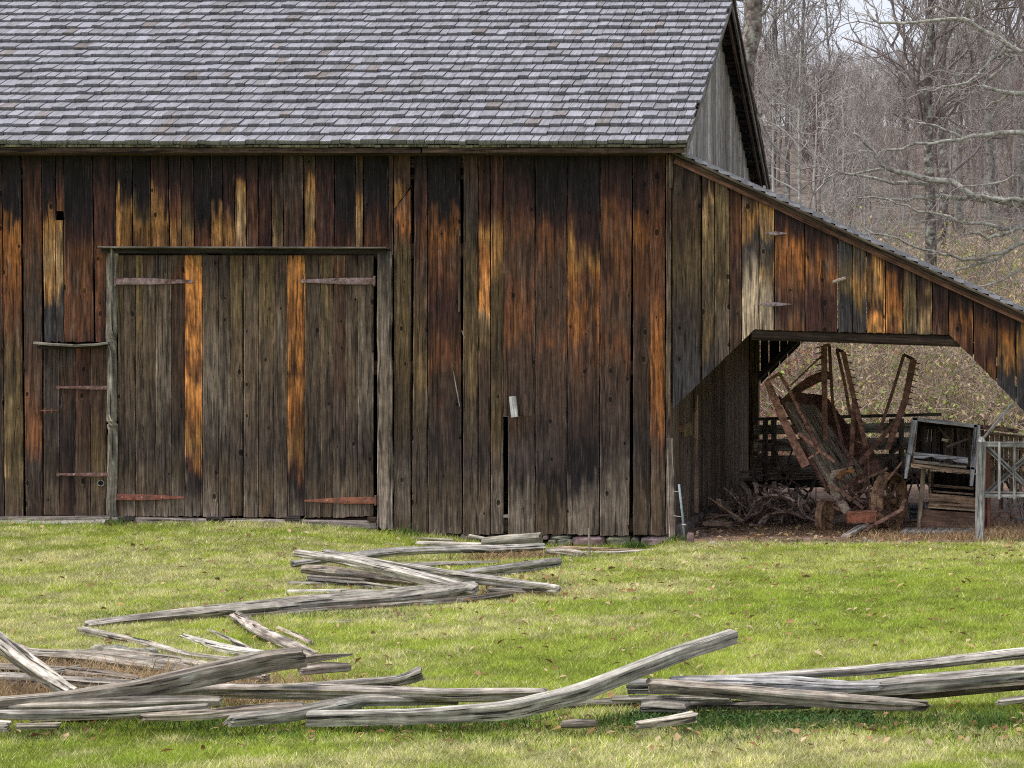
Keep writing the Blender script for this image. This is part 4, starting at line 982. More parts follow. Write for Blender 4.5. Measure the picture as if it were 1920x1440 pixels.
for i in range(len(arc) - 1):
    (a, b_), (c_, d_) = arc[i], arc[i + 1]; Y0, Y1 = 3.4 - i * .04, 3.4 - (i + 1) * .04
    v = [P(a, b_ - hh[i] / 2, Y0), P(c_, d_ - hh[i + 1] / 2, Y1), P(c_, d_ + hh[i + 1] / 2, Y1 + .05), P(a, b_ + hh[i] / 2, Y0 + .05)]
    quad(hd, v, .012, RED * .75)
quad(hd, [P(1468, 756, 3.6), P(1502, 736, 3.7), P(1545, 744, 3.9), P(1520, 770, 3.7)], .01, RED * .35)
part(hd, 'curved_hood', M_RUST, mch)
def arm(name, wide, w0, w1, rod, extra=(), tines=None, side=1, c=RED, Yw=2.0, col2=None):
    mb = MB()
    ps = [P(x_, y_, Yw) for x_, y_ in wide]
    for i in range(len(ps) - 1):
        t0, t1 = i / (len(ps) - 1), (i + 1) / (len(ps) - 1)
        ww = (w0 + (w1 - w0) * t0) / 158; w2_ = (w0 + (w1 - w0) * t1) / 158
        mb.bar(ps[i], ps[i + 1], ww, .03, c, up=(0, 1, 0), w2=w2_)
    rs2 = [P(x_, y_, Yw + .25) for x_, y_ in rod]
    for i in range(len(rs2) - 1): mb.bar(rs2[i], rs2[i + 1], .038, .02, c * .9, up=(0, 1, 0))
    if rod: mb.bar(ps[0], rs2[0], .035, .02, c, up=(0, 1, 0))
    for (p, q, ww) in extra: mb.bar(P(*p, Yw + .03), P(*q, Yw + .06), ww / 158, .025, c * 1.1, up=(0, 1, 0))
    a_ = part(mb, 'rake_arm', M_RUST, mch)
    if tines:
        for (x_, y_) in tines: tm = MB(); tm.tube([P(x_, y_, Yw), P(x_ + 7 * side, y_ + 1.5, Yw - .03), P(x_ + 12 * side, y_ + 3, Yw - .06)], [.008, .007, .003], 5, DKI); part(tm, 'tine', M_RUST, a_)
arm('a', [(1438, 714), (1470, 790), (1511, 874)], 12, 17, [(1461, 700), (1482, 736), (1535, 842)], extra=[((1516, 860), (1536, 846), 4), ((1496, 812), (1565, 866), 6)], c=RED * 1.25, Yw=1.7, tines=[(1478, 820), (1470, 800)], side=-1)
arm('b', [(1545, 648), (1546, 740), (1547, 826)], 11, 10, [(1555, 647), (1561, 756), (1585, 856)], extra=[((1483, 722), (1540, 668), 3)], tines=[(1540, 650 + 11 * k) for k in range(5)], side=-1, c=RED * .7, Yw=2.2)
arm('c', [(1581, 660), (1602, 750), (1624, 836)], 9, 9, [(1569, 655), (1583, 715), (1594, 778)], extra=[((1602, 750), (1595, 872), 9), ((1598, 824), (1628, 836), 3)], tines=[(1584 + 3.1 * k, 664 + 14 * k) for k in range(10)], c=RED * .8, Yw=2.1)
arm('d', [(1713, 674), (1697, 752), (1664, 842)], 13, 11, [(1695, 665), (1672, 740), (1648, 812)], extra=[((1695, 772), (1612, 868), 9)], tines=[(1716 - 2.3 * k, 680 + 11 * k) for k in range(8)], c=RED * .62, Yw=1.9)
# gearing, shafts and frame under the platform
gr = MB(); rg = random.Random(5)
gr.bar(P(1556, 890, 1.9), P(1566, 925, 1.8), .10, .07, WD, up=(0, 1, 0)); gr.bar(P(1564, 920, 1.8), P(1590, 962, 1.5), .10, .07, WD * 1.1, up=(0, 1, 0)); gr.bar(P(1560, 888, 1.9), P(1600, 880, 1.9), .05, .07, WD)
for k in range(34):
    p = P(1600 + rg.uniform(-24, 44), 925 + rg.uniform(-34, 40), 1.8 + rg.uniform(-.2, .4)); d = np.array([rg.gauss(0, .16), rg.gauss(0, .1), rg.gauss(0, .13)])
    gr.bar(p - d, p + d, rg.uniform(.012, .04), rg.uniform(.012, .04), RST * rg.uniform(.3, 1.2))
for (px, py, r, ax) in ((1596, 925, .075, (1, .5, .2)), (1612, 906, .10, (.4, 1, .1)), (1585, 947, .06, (1, .2, 0)), (1580, 975, .05, (1, 0, 0))):
    gr.ring(P(px, py, 1.75), ax, r, r * .72, .03, RST * .8, 18); gr.tube([P(px, py, 1.7), P(px, py, 1.9)], .02, 7, DKI)
gr.bar(P(1640, 930, 1.5), P(1692, 866, 1.3), .02, .02, RST); gr.bar(P(1584, 928, 1.7), P(1650, 915, 1.6), .02, .02, RST * .7)
gr.bar(P(1548, 975, 1.4), P(1670, 950, 1.7), .04, .04, DKI); gr.bar(P(1560, 978, 1.35), P(1610, 970, 1.3), .05, .05, DKI)
for (a, b_, t) in ((1590, 700, 0),): pass
part(gr, 'gearing', M_RUST, mch)
oc = MB()                                            # orange brown seat bracket
pts = [P(1574, 896, 1.5), P(1580, 886, 1.48), P(1590, 881, 1.46), P(1602, 884, 1.46)]
for a, b_ in zip(pts[:-1], pts[1:]): oc.bar(a, b_, .06, .05, (.33, .15, .055))
oc.bar(P(1600, 884, 1.5), P(1616, 880, 1.5), .02, .012, DKI)
part(oc, 'seat_bracket', M_RUST, mch)
def wheel(px, py, Y, ro, wd, ax, c, lugs=0, name='wheel'):
    cc = P(px, py, Y); mb = MB(); mb.ring(cc, ax, ro, ro * .93, wd, c, 44)
    ax = np.array(ax, float); ax /= np.linalg.norm(ax); a = np.cross(ax, (0, 0, 1.)); a /= np.linalg.norm(a); b_ = np.cross(ax, a)
    for k in range(lugs):
        t = 2 * math.pi * k / lugs; e = math.cos(t) * a + math.sin(t) * b_
        s_ = 1 if k % 2 else -1
        mb.bar(cc + e * ro + ax * 0, cc + e * ro + ax * wd * .48 * s_, .014, .018, c * 1.2, up=e)
    mb.ring(cc, ax, ro * 1.004, ro * 1.0, .012, c * .6, 44)
    wo_ = part(mb, name, M_RUST, mch)
    sp3 = MB()
    for k in range(10):
        t = 2 * math.pi * k / 10 + .2; e = math.cos(t) * a + math.sin(t) * b_
        sp3.bar(cc, cc + e * ro * .94, .02, .02, c * .8, up=ax)
    sp3.tube([cc - ax * wd * .7, cc + ax * wd * .7], ro * .13, 12, c * .6)
    part(sp3, 'spokes', M_RUST, wo_)
wheel(1668, 940, 1.6, .335, .15, (1, -.42, 0), RBR * .62, lugs=26)
wheel(1546, 969, 1.2, .20, .075, (1, -.30, 0), RBR * .5)
tbx = MB()
cx, cy_ = P(1616, 969, .9), None
a = np.array((math.cos(.72), math.sin(.72), .0)); b2 = np.array((-math.sin(.72), math.cos(.72), 0))
c0 = P(1615, 968, .85)
def obox(mb, c0, hx, hy, z0, z1, col, a=a, b2=b2):
    v = []
    for z in (z0, z1):
        for (sx, sy) in ((-1, -1), (1, -1), (1, 1), (-1, 1)): v.append(c0 + a * hx * sx + b2 * hy * sy + np.array((0, 0, z)))
    mb.add(v, [(3, 2, 1, 0), (4, 5, 6, 7), (0, 1, 5, 4), (1, 2, 6, 5), (2, 3, 7, 6), (3, 0, 4, 7)], col)
obox(tbx, c0, .15, .075, -.07, .045, (.36, .14, .08)); obox(tbx, c0, .157, .082, .047, .06, (.42, .19, .12))
part(tbx, 'tool_box', M_RUST, mch, 'orange painted metal tool box')
tg = MB(); tg.bar(P(1624, 982, .9), P(1584, 1007, .25), .085, .04, (.34, .31, .28)); part(tg, 'tongue', M_PLANK, mch, 'pale wooden tongue stub reaching the ground')
br = MB(); br.bar(P(1624, 992, .8), P(1690, 956, 1.1), .05, .03, RST * 1.2); br.bar(P(1624, 975, .85), P(1625, 996, .8), .04, .04, RST, up=(0, 1, 0)); br.bar(P(1690, 956, 1.1), P(1697, 938, 1.3), .05, .04, RST)
part(br, 'drawbar', M_RUST, mch)

# ---- hay wagon at the back of the shed
wg = thing('hay_wagon', 'dark slatted hay wagon standing at the back of the shed', 'wagon', P(1560, 960, 5.2))
YW = 5.0
def slat(x0, x1, yt, yb, c=(.085, .075, .062), Y=YW, dy=0):
    mb = MB(); p0 = P(x0, (yt + yb) / 2, Y); p1 = P(x1, (yt + yb) / 2 - dy, Y); mb.bar(p0, p1, .022, (yb - yt) / 143, c, j=.004); part(mb, 'slat', M_PLANK, wg)
slat(1410, 1765, 783, 789, dy=9, c=(.09, .08, .07))
for (a, b_) in ((797, 815), (824, 847), (855, 882), (882, 902)): slat(1413 if a < 880 else 1386, 1735, a, b_, dy=5, c=np.array((.27, .245, .20)) * rnd.uniform(.8, 1.3))
for x_ in (1435, 1451, 1562, 1672, 1690):
    mb = MB(); mb.bar(P(x_, 785, YW - .03), P(x_, 925 if x_ != 1451 else 880, YW - .03), .07, .04, (.10, .085, .072), up=(0, 1, 0)); part(mb, 'stake', M_PLANK, wg)
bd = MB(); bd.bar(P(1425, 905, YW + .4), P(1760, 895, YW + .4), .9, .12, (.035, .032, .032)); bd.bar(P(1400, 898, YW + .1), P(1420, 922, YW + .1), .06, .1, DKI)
for (x_, y_) in ((1490, 905), (1530, 905), (1700, 900)): bd.bar(P(x_, 900, YW + .3), P(x_, 962, YW + .3), .012, .012, DKI, up=(0, 1, 0))
bd.bar(P(1420, 960, YW), P(1760, 958, YW), .1, .08, DKI)
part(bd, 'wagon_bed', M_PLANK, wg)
for (x_, r_) in ((1470, .42), (1715, .42)):
    mb = MB(); cc = P(x_, 940, YW - .2); cc[2] = r_ - .05
    mb.ring(cc, (.05, 1, 0), r_, r_ * .92, .06, DKI, 40)
    for k in range(10):
        t = k * math.pi / 5; mb.bar(cc, cc + np.array((math.cos(t), 0, math.sin(t))) * r_ * .93, .025, .025, DKI, up=(0, 1, 0))
    part(mb, 'wheel', M_RUST, wg)

# ---- heap of curved iron and wood pieces
hp = random.Random(21)
for k in range(96):
    cx_ = hp.uniform(1345, 1530); hgt = 62 * (1 - ((cx_ - 1430) / 120) ** 2)
    Yk = hp.uniform(1.4, 3.2); base = 985 - (Yk - 1.4) * 8
    cy0 = base - hp.random() * max(hgt, 8)
    L_ = hp.uniform(.22, .62); ang = hp.uniform(0, 6.28); bend = hp.choice((-1, 1)) * hp.uniform(.5, 2.6); hd_ = hp.uniform(-1.2, 1.2)
    c3 = P(cx_, cy0, Yk); pts = [c3]
    for t in range(9):
        ang += bend / 9; pts.append(pts[-1] + np.array((math.cos(ang) * math.cos(hd_), math.cos(ang) * math.sin(hd_), math.sin(ang) * .75)) * L_ / 9)
    sh_ = c3 - sum(pts) / len(pts); pts = [p + sh_ for p in pts]
    pts = [p if p[2] > -.02 else np.array((p[0], p[1], -.02)) for p in pts]
    mb = MB(); c = np.array((.29, .22, .18)) * hp.uniform(.35, 1.5); w_ = hp.uniform(.014, .046)
    for a_, b_ in zip(pts[:-1], pts[1:]): mb.bar(a_, a_ + (b_ - a_) * 1.08, w_ * 1.5, w_ * .7, c)
    tag(mb.build('curved_shovel_shank', M_RUST), 'dark curved iron or wood piece in the heap by the shed wall', 'scrap piece', 'scrap pieces heaped by the shed wall')
rail('thin tan pole slanting down over the scrap heap', [(1329, 933, 4, 1.6), (1360, 955, 5, 1.3), (1394, 977, 5, 1.0)], (.26, .17, .11), gro=.02, name='slanting_pole', cat='pole', g=None)
rail('dark pole slanting down beside the tan pole', [(1338, 930, 4, 2.0), (1380, 975, 6, 1.4)], (.13, .09, .07), gro=.02, name='slanting_pole', cat='pole', g=None)
rail('upper of two short timbers on dirt by the shed wall', [(1322, 971, 10, 1.5), (1340, 969, 11, 1.5), (1362, 970, 10, 1.5)], (.2, .14, .1), sides=4, gro=.02, name='short_timber', cat='timber', g='short timbers on the dirt')
rail('lower of two short timbers on dirt by the shed wall', [(1318, 982, 9, 1.3), (1345, 980, 11, 1.3), (1371, 982, 10, 1.3)], (.22, .15, .11), sides=4, gro=.02, name='short_timber', cat='timber', g='short timbers on the dirt')

# ---- winnowing machine (tilted wooden box on a lower cabinet)
GW = np.array((.30, .30, .325)); BW = np.array((.30, .21, .145))
wm = thing('winnowing_machine', 'old wooden winnowing machine with tilted open box on top', 'farm machine', P(1780, 998, 1.6))
fr = MB(); Yf = 1.0
for (p, q, w0, w1) in (((1716, 783), (1706, 852), 12, 11), ((1704, 850), (1698, 897), 9, 6), ((1832, 797), (1824, 880), 13, 10), ((1824, 876), (1821, 911), 9, 6)):
    fr.bar(P(*p, Yf), P(*q, Yf), w0 / 163, .05, GW * 1.1, up=(0, 1, 0), w2=w1 / 163)
fr.bar(P(1712, 785, Yf), P(1832, 799, Yf), .05, .04, GW); fr.bar(P(1722, 789, Yf + .05), P(1826, 801, Yf + .05), .03, .012, (.34, .3, .24))
part(fr, 'front_frame', M_PLANK, wm, 'blue-grey frame of the tilted box')
# scalloped front rail
sc_ = MB(); xs = np.linspace(0, 1, 37)
top = np.array([P(1713 + 102 * t, 847.5 + 10.5 * t, Yf - .04) for t in xs]); 
dep = [11 - 5.5 * max(0, math.sin(max(0, min(1, (t - .2) / .25)) * math.pi)) - 5.5 * max(0, math.sin(max(0, min(1, (t - .52) / .25)) * math.pi)) for t in xs]
bot = np.array([P(1713 + 102 * t, 847.5 + 10.5 * t + d_, Yf - .04) for t, d_ in zip(xs, dep)])
v = np.concatenate([top, bot, top + (0, .03, 0), bot + (0, .03, 0)]); n_ = 37
f = []
for i in range(n_ - 1): f += [(i, n_ + i, n_ + i + 1, i + 1), (2 * n_ + i, 2 * n_ + i + 1, 3 * n_ + i + 1, 3 * n_ + i), (i, i + 1, 2 * n_ + i + 1, 2 * n_ + i), (n_ + i, 3 * n_ + i, 3 * n_ + i + 1, n_ + i + 1)]
f += [(0, 2 * n_, 3 * n_, n_), (n_ - 1, 2 * n_ - 1, 4 * n_ - 1, 3 * n_ - 1)]
sc_.add(v, f, GW * 1.05, v[:, [0, 2, 1]])
sc_.bar(P(1714, 865, Yf), P(1812, 875, Yf), .03, .035, (.30, .26, .21)); sc_.bar(P(1708, 872, Yf + .02), P(1824, 886, Yf + .02), .04, .05, BW)
part(sc_, 'front_rail', M_PLANK, wm, 'lower rail with two scalloped cut-outs')
bx = MB()
TL, TR, BL, BR = (1720, 786), (1830, 799), (1712, 872), (1824, 887)
YB = Yf + .75
quad(bx, [P(*TL, Yf), P(*BL, Yf), P(*BL, YB), P(*TL, YB)], .02, (.22, .13, .08)); quad(bx, [P(*TR, Yf), P(*BR, Yf), P(*BR, YB), P(*TR, YB)], .02, (.2, .1, .06))
quad(bx, [P(TL[0], TL[1] + 2, Yf + .1), P(TR[0], TR[1] + 2, Yf + .1), P(TR[0], TR[1] + 2, YB), P(TL[0], TL[1] + 2, YB)], .02, BW * .6); quad(bx, [P(*BL, Yf), P(*BR, Yf), P(*BR, YB), P(*BL, YB)], .02, BW)
for (a_, b_) in ((0, .2), (.22, .36), (.42, .62), (.68, .98)):
    x0_, x1_ = TL[0] + 6 + 100 * a_, TL[0] + 6 + 100 * b_
    quad(bx, [P(x0_, 797 + a_ * 8, YB - .05), P(x1_, 798 + b_ * 8, YB - .05), P(x1_, 868 + b_ * 9, YB - .05), P(x0_, 866 + a_ * 9, YB - .05)], .015, (.19, .15, .12) if a_ > .4 else (.10, .08, .07))
bx.bar(P(1766, 824, Yf + .3), P(1778, 826, Yf + .3), .03, .03, (.40, .30, .19)); bx.bar(P(1760, 800, Yf + .35), P(1792, 838, Yf + .35), .03, .03, DKI); bx.bar(P(1775, 838, Yf + .3), P(1822, 820, Yf + .3), .03, .03, DKI)
bx.bar(P(1741, 805, Yf + .25), P(1738, 828, Yf + .25), .008, .008, (.3, .28, .26)); bx.bar(P(1747, 805, Yf + .25), P(1746, 828, Yf + .25), .008, .008, (.3, .28, .26))
quad(bx, [P(1716, 786, YB), P(1832, 798, YB), P(1832, 888, YB), P(1712, 874, YB)], .02, (.05, .04, .035))
part(bx, 'hopper_box', M_PLANK, wm)
lc = MB(); Yl = 1.15
lc.bar(P(1732, 878, Yl), P(1723, 989, Yl), .055, .05, (.25, .19, .13), up=(0, 1, 0)); lc.bar(P(1742, 880, Yl + .1), P(1744, 930, Yl + .1), .03, .03, (.27, .17, .1), up=(0, 1, 0))
for (yt, yb, x0_, c_) in ((925, 950, 1742, (.26, .17, .11)), (955, 990, 1728, (.21, .125, .085))):
    lc.bar(P(x0_, (yt + yb) / 2 + 0, Yl + .03), P(1830, (yt + yb) / 2 + 7, Yl + .03), .025, (yb - yt) / 162, c_)
lc.bar(P(1740, 951, Yl - .01), P(1830, 958, Yl - .01), .04, .012, (.36, .27, .18))
quad(lc, [P(1742, 884, Yl + .8), P(1832, 890, Yl + .8), P(1832, 985, Yl + .8), P(1742, 985, Yl + .8)], .02, (.05, .035, .03))
quad(lc, [P(1832, 884, Yl), P(1832, 995, Yl), P(1836, 990, Yl + 1.2), P(1836, 884, Yl + 1.2)], .02, BW * .8)
quad(lc, [P(1744, 884, Yl + .05), P(1744, 985, Yl + .05), P(1750, 980, Yl + .8), P(1750, 884, Yl + .8)], .02, BW * .5)
lc.bar(P(1750, 910, Yl + .3), P(1826, 916, Yl + .3), .03, .03, BW * .9); lc.bar(P(1750, 921, Yl + .2), P(1826, 927, Yl + .2), .03, .02, BW * 1.1)
part(lc, 'lower_cabinet', M_PLANK, wm, 'brown lower cabinet with drawer-like boards')
rb_ = MB(); r4 = random.Random(8); Yr = 1.9
for k in range(9):
    x0_ = 1842 + k * 9; rb_.bar(P(x0_, 806 + k * 1.5, Yr), P(x0_ + r4.uniform(-1, 1), 905 + r4.uniform(0, 60), Yr), .048, .02, np.array((.26, .2, .155)) * r4.uniform(.5, 1.3), up=(0, 1, 0))
rb_.bar(P(1838, 800, Yr - .05), P(1905, 808, Yr + .3), .10, .05, (.22, .14, .10)); rb_.bar(P(1870, 801, Yr + .3), P(1902, 806, Yr + .3), .3, .02, (.07, .06, .05))
for k in range(4): rb_.bar(P(1846, 812 + k * 22, Yr - .06), P(1930, 820 + k * 24, Yr - .06), .03, .03, np.array((.2, .13, .09)) * r4.uniform(.5, 1.1))
rb_.bar(P(1846, 790, Yr), P(1846, 800, Yr), .01, .01, DKI, up=(0, 1, 0)); rb_.bar(P(1841, 789, Yr), P(1851, 789, Yr), .015, .012, DKI)
for k in range(26):
    p = P(1890 + r4.uniform(-30, 60), 905 + r4.uniform(-70, 70), Yr - .1 + r4.uniform(-.2, .2)); d = np.array([r4.gauss(0, .1), r4.gauss(0, .08), r4.gauss(0, .12)])
    rb_.bar(p - d, p + d, r4.uniform(.015, .05), r4.uniform(.012, .03), np.array((.12, .085, .07)) * r4.uniform(.4, 1.8))
part(rb_, 'rear_body', M_PLANK, wm, 'boarded rear body behind the gate')
wl = MB()
for (px, py, r_, c_) in ((1884, 984, .15, (.16, .09, .06)), (1912, 950, .16, (.13, .14, .155))):
    cc = P(px, py, 1.3); wl.ring(cc, (.15, 1, 0), r_, r_ * .86, .04, c_, 32)
    for k in range(6):
        t = k * math.pi / 3; wl.bar(cc, cc + np.array((math.cos(t), -.15 * math.cos(t), math.sin(t))) * r_ * .9, .014, .014, c_, up=(0, 1, 0))
part(wl, 'wheel', M_RUST, wm)

# ---- gate, post, leaning rod, pallet
gt = thing('wooden_gate', 'grey wooden gate with cross braces and pointed post at right', 'gate', P(1836, 1013, -.05))
go = MB(); go.bar(P(1840, 828, -.05), P(1836, 1014, -.05), .105, .10, (.27, .265, .26), up=(0, 1, 0), w2=.10); go.bar(P(1842, 819, -.05), P(1840, 828.5, -.05), .05, .05, (.27, .265, .26), up=(0, 1, 0), w2=.105, t2=.1)
part(go, 'gate_post', M_PLANK, gt)
g2m = MB(); g2m.bar(P(2052, 828, -.05), P(2052, 1014, -.05), .105, .10, (.27, .265, .26), up=(0, 1, 0)); part(g2m, 'gate_post', M_PLANK, gt)
for (y0_, y1_, t_) in ((833, 834, 10), (927, 930, 11)):
    g_ = MB(); g_.bar(P(1847, y0_, -.05), P(2050, y1_, -.05), .04, t_ / 170, (.26, .255, .255)); part(g_, 'gate_rail', M_PLANK, gt)
for x_ in (1873.5, 1901.5, 1930, 1960, 1990, 2020):
    g_ = MB(); g_.bar(P(x_, 828, -.082), P(x_, 936, -.082), .028, .016, (.3, .295, .29), up=(0, 1, 0)); part(g_, 'gate_bar', M_PLANK, gt)
for (a_, b_, Yo) in (((1850, 838), (1945, 930), -.035), ((1850, 926), (1945, 838), -.02), ((1950, 838), (2045, 930), -.035)):
    g_ = MB(); g_.bar(P(*a_, Yo), P(*b_, Yo), .055, .014, (.17, .165, .165), up=(0, 1, 0)); part(g_, 'cross_brace', M_PLANK, gt)
rp = MB(); rp.bar(P(1851, 838, .55), P(1851, 996, .55), .075, .05, (.16, .065, .045), up=(0, 1, 0))
tag(rp.build('red_board', M_PLANK), 'dark red upright board behind the grey gate post', 'board')
rod = MB(); rod.bar(P(1844, 822, -.12), P(1898, 757, -.07), .03, .03, (.17, .165, .16))
tag(rod.build('leaning_rod', M_PLANK), 'dark grey rod leaning from gate post to shed corner', 'rod')
pl = thing('plank_ramp', 'low ramp of grey boards in front of the winnowing machine', 'ramp', P(1760, 1000, .4))
for k in range(9):
    x0_ = 1695 + k * 14.5; mb = MB(); mb.bar(P(x0_, 999, .3), P(x0_ + 8, 991, .95), .082, .022, np.array((.20, .195, .19)) * rnd.uniform(.7, 1.2)); part(mb, 'board', M_PLANK, pl)
mb = MB(); mb.bar(P(1690, 1003, .32), P(1826, 1002, .32), .04, .06, (.17, .12, .10)); part(mb, 'edge_beam', M_PLANK, pl)
fl = MB(); fl.bar(P(1615, 1015, .02), P(1800, 1016, .02), .25, .02, (.25, .25, .26)); fl.bar(P(1600, 1020, -.2), P(1680, 1019, -.2), .12, .02, (.28, .28, .29))
tag(fl.build('loose_plank', M_PLANK), 'flat blue-grey plank sunk in grass before the shed', 'plank', 'loose planks by the barn wall')
gb = MB()
for k in range(3): gb.bar(P(1706, 950 + k * 9, 2.6), P(1735, 949 + k * 9, 2.6), .2, .05, (.17, .19, .20))
tag(gb.build('block_stack', M_STONE), 'short stack of blue-grey boards behind the iron wheel', 'boards')

# ================================================================== LAWN
def frustum_x(y): return (0 - CX - 60) * (D0 + y) / F, (1920 - CX + 60) * (D0 + y) / F
def make_grass():
    Ntry = 1150000
    y = -14.4 + 14.6 * rng.random(Ntry) ** 1.15
    xl, xr_ = frustum_x(y); xl = np.maximum(xl - .5, -13.5); x = xl + (xr_ + 2.2 - xl) * rng.random(Ntry)
    wobx = (fbm(x * 1.6 + 10, y * 1.6 + 10, 4) - .5) * .8
    dirt = (x + wobx > -4.7) & (y + wobx > -.42)
    bare = fbm(x * .9 + 70, y * .9 + 70, 4)
    keep = ~dirt & (rng.random(Ntry) < np.where(bare > .64, .45, 1)) & (y < -.10)
    x, y = x[keep], y[keep]; n = len(x)
    z = terrain(x, y)
    patch = fbm(x * .55 + 3, y * .9 + 8, 4); p2 = fbm(x * 3 + 31, y * 4 + 18, 3)
    fr = np.exp(-((y + 12.35) / .45) ** 2)                                # taller, darker along the fence
    h = (.013 + .022 * rng.random(n)) * (1 + .5 * (p2 - .5)) * (1 + fr * .9 * (rng.random(n) ** 2)) * (1 + .5 * (rng.random(n) > .985))
    nearw = (y > -.4); h = h * (1 + nearw * 1.2 * rng.random(n))
    wdt = (.0024 + .0024 * rng.random(n)) * (1 + .03 * (y + 14))
    a = rng.random(n) * 2 * math.pi; lean = h * (.3 + 1.5 * rng.random(n)); la = rng.random(n) * 2 * math.pi; cl = fbm(x * 7 + 5, y * 5 + 2, 3); h = h * (.65 + .9 * cl)
    dx, dy = np.cos(a) * wdt, np.sin(a) * wdt
    v = np.zeros((n, 3, 3)); v[:, 0] = np.stack([x - dx, y - dy, z - .004], 1); v[:, 1] = np.stack([x + dx, y + dy, z - .004], 1)
    v[:, 2] = np.stack([x + np.cos(la) * lean, y + np.sin(la) * lean, z + h], 1)
    GA, GB_, TN = np.array((.20, .295, .032)), np.array((.46, .51, .095)), np.array((.66, .61, .34))
    k = np.clip(.1 + 1.0 * patch + rng.normal(0, .22, n), 0, 1)[:, None]
    c = GA * (1 - k) + GB_ * k
    dry = rng.random(n) < np.clip(.14 + 1.5 * (p2 - .42) + 1.7 * (patch - .5) + .10 * (y > -7) + .25 * ((y < -13)) , .05, .75)
    dry = np.where((x > -3.2) & (y < -1) & (y > -11.5), dry & (rng.random(n) < .55), dry)
    c = np.where(dry[:, None], TN * rng.uniform(.65, 1.15, (n, 1)), c) * rng.uniform(.7, 1.3, (n, 1)) * 1.1 * (.8 + .4 * sm(.3, .7, cl))[:, None]
    C = np.repeat(c, 3, 0)
    o = finish('grass', v.reshape(-1, 3), np.arange(3 * n).reshape(-1, 3), C, None, M_GRASS, None, (0, 0, 0)); o['kind'] = 'stuff'
    tag(o, 'short lawn grass in bright green with dry tan patches', 'grass')
make_grass()
def leaf_cards(n, X, Y, Z, size, C, name, label, cat, flatness=.35, mat=None):
    a = rng.random(n) * 2 * math.pi; s = size * rng.uniform(.6, 1.3, n)
    tx = np.stack([np.cos(a), np.sin(a), rng.normal(0, flatness, n)], 1); tx /= np.linalg.norm(tx, axis=1, keepdims=True)
    up = np.stack([rng.normal(0, flatness, n), rng.normal(0, flatness, n), np.ones(n)], 1)
    ty = np.cross(up, tx); ty /= np.linalg.norm(ty, axis=1, keepdims=True); nn = np.cross(tx, ty)
    P0 = np.stack([X, Y, Z], 1); S = s[:, None]
    v = np.stack([P0 - tx * S, P0 - ty * S * .5 + nn * S * .25, P0 + tx * S, P0 + ty * S * .5 + nn * S * .25], 1)
    f = np.arange(4 * n).reshape(n, 4); f = np.concatenate([f[:, [0, 1, 2]], f[:, [0, 2, 3]]])
    o = finish(name, v.reshape(-1, 3), f, np.repeat(C, 4, 0), None, mat or M_LEAF, None, (0, 0, 0)); o['kind'] = 'stuff'; tag(o, label, cat)
n = 1500
y = -13.6 + 13.5 * rng.random(n); xl, xr_ = frustum_x(y); x = xl + (xr_ - xl) * rng.random(n) ** .8
y2 = -12.5 + rng.normal(0, .25, 330); xl, xr_ = frustum_x(y2); x2 = xl + (xr_ - xl) * rng.random(330) ** .7
x3 = rng.normal(-5.0, 1.0, 260); y3 = -5.2 + rng.normal(0, .8, 260)
x4 = rng.uniform(-4.4, .2, 700); y4 = rng.normal(.7, .7, 700)
X = np.concatenate([x, x2, x3, x4]); Y = np.concatenate([y, y2, y3, y4]); n = len(X)
cc = np.array([(.46, .28, .13), (.56, .40, .22), (.30, .16, .07), (.62, .50, .30), (.20, .12, .06)])[rng.integers(0, 5, n)] * rng.uniform(.6, 1.1, (n, 1))
keepm = rng.random(n) < np.where(np.arange(n) < 1500, .62, 1)
X, Y, cc = X[keepm], Y[keepm], cc[keepm]; n = len(X)
leaf_cards(n, X, Y, terrain(X, Y) + .03, .034, cc, 'fallen_leaves', 'scattered brown and tan fallen leaves on lawn and dirt', 'leaves')
# straw and weeds: patches of long dry blades
def tufts(name, label, cat, spots, cols, hmax, per, wd=.0026, spread=.18, droop=1.0, mat=None):
    X, Y, H, K = [], [], [], []
    for (px, Yc, sx, sy, q, hh) in spots:
        m_ = int(per * q); cx_ = PX(px, Yc); X.append(rng.normal(cx_, sx, m_)); Y.append(rng.normal(Yc, sy, m_)); H.append(np.full(m_, hh))
    X = np.concatenate(X); Y = np.concatenate(Y); H = np.concatenate(H) * hmax * rng.uniform(.35, 1, len(X)); n = len(X); Z = terrain(X, Y)
    la = rng.random(n) * 6.283; ln = H * rng.uniform(.3, 1.5, n) * droop
    tip = np.stack([X + np.cos(la) * ln, Y + np.sin(la) * ln, Z + H * rng.uniform(.3, 1, n)], 1); base = np.stack([X, Y, Z - .005], 1)
    mid = (base + tip) / 2; mid[:, 2] += H * .28
    a = rng.random(n) * 6.283; w3 = np.stack([np.cos(a), np.sin(a), 0 * a], 1) * wd * rng.uniform(.7, 1.6, (n, 1))
    v = np.stack([base - w3, base + w3, mid + w3 * .8, mid - w3 * .8, tip], 1).reshape(-1, 3)
    i = np.arange(n)[:, None] * 5; f = np.concatenate([i + [0, 1, 2], i + [0, 2, 3], i + [3, 2, 4]])
    C = np.array(cols)[rng.integers(0, len(cols), n)] * rng.uniform(.65, 1.2, (n, 1))
    o = finish(name, v, f, np.repeat(C, 5, 0), None, mat or M_GRASS, None, (0, 0, 0)); o['kind'] = 'stuff'; tag(o, label, cat)
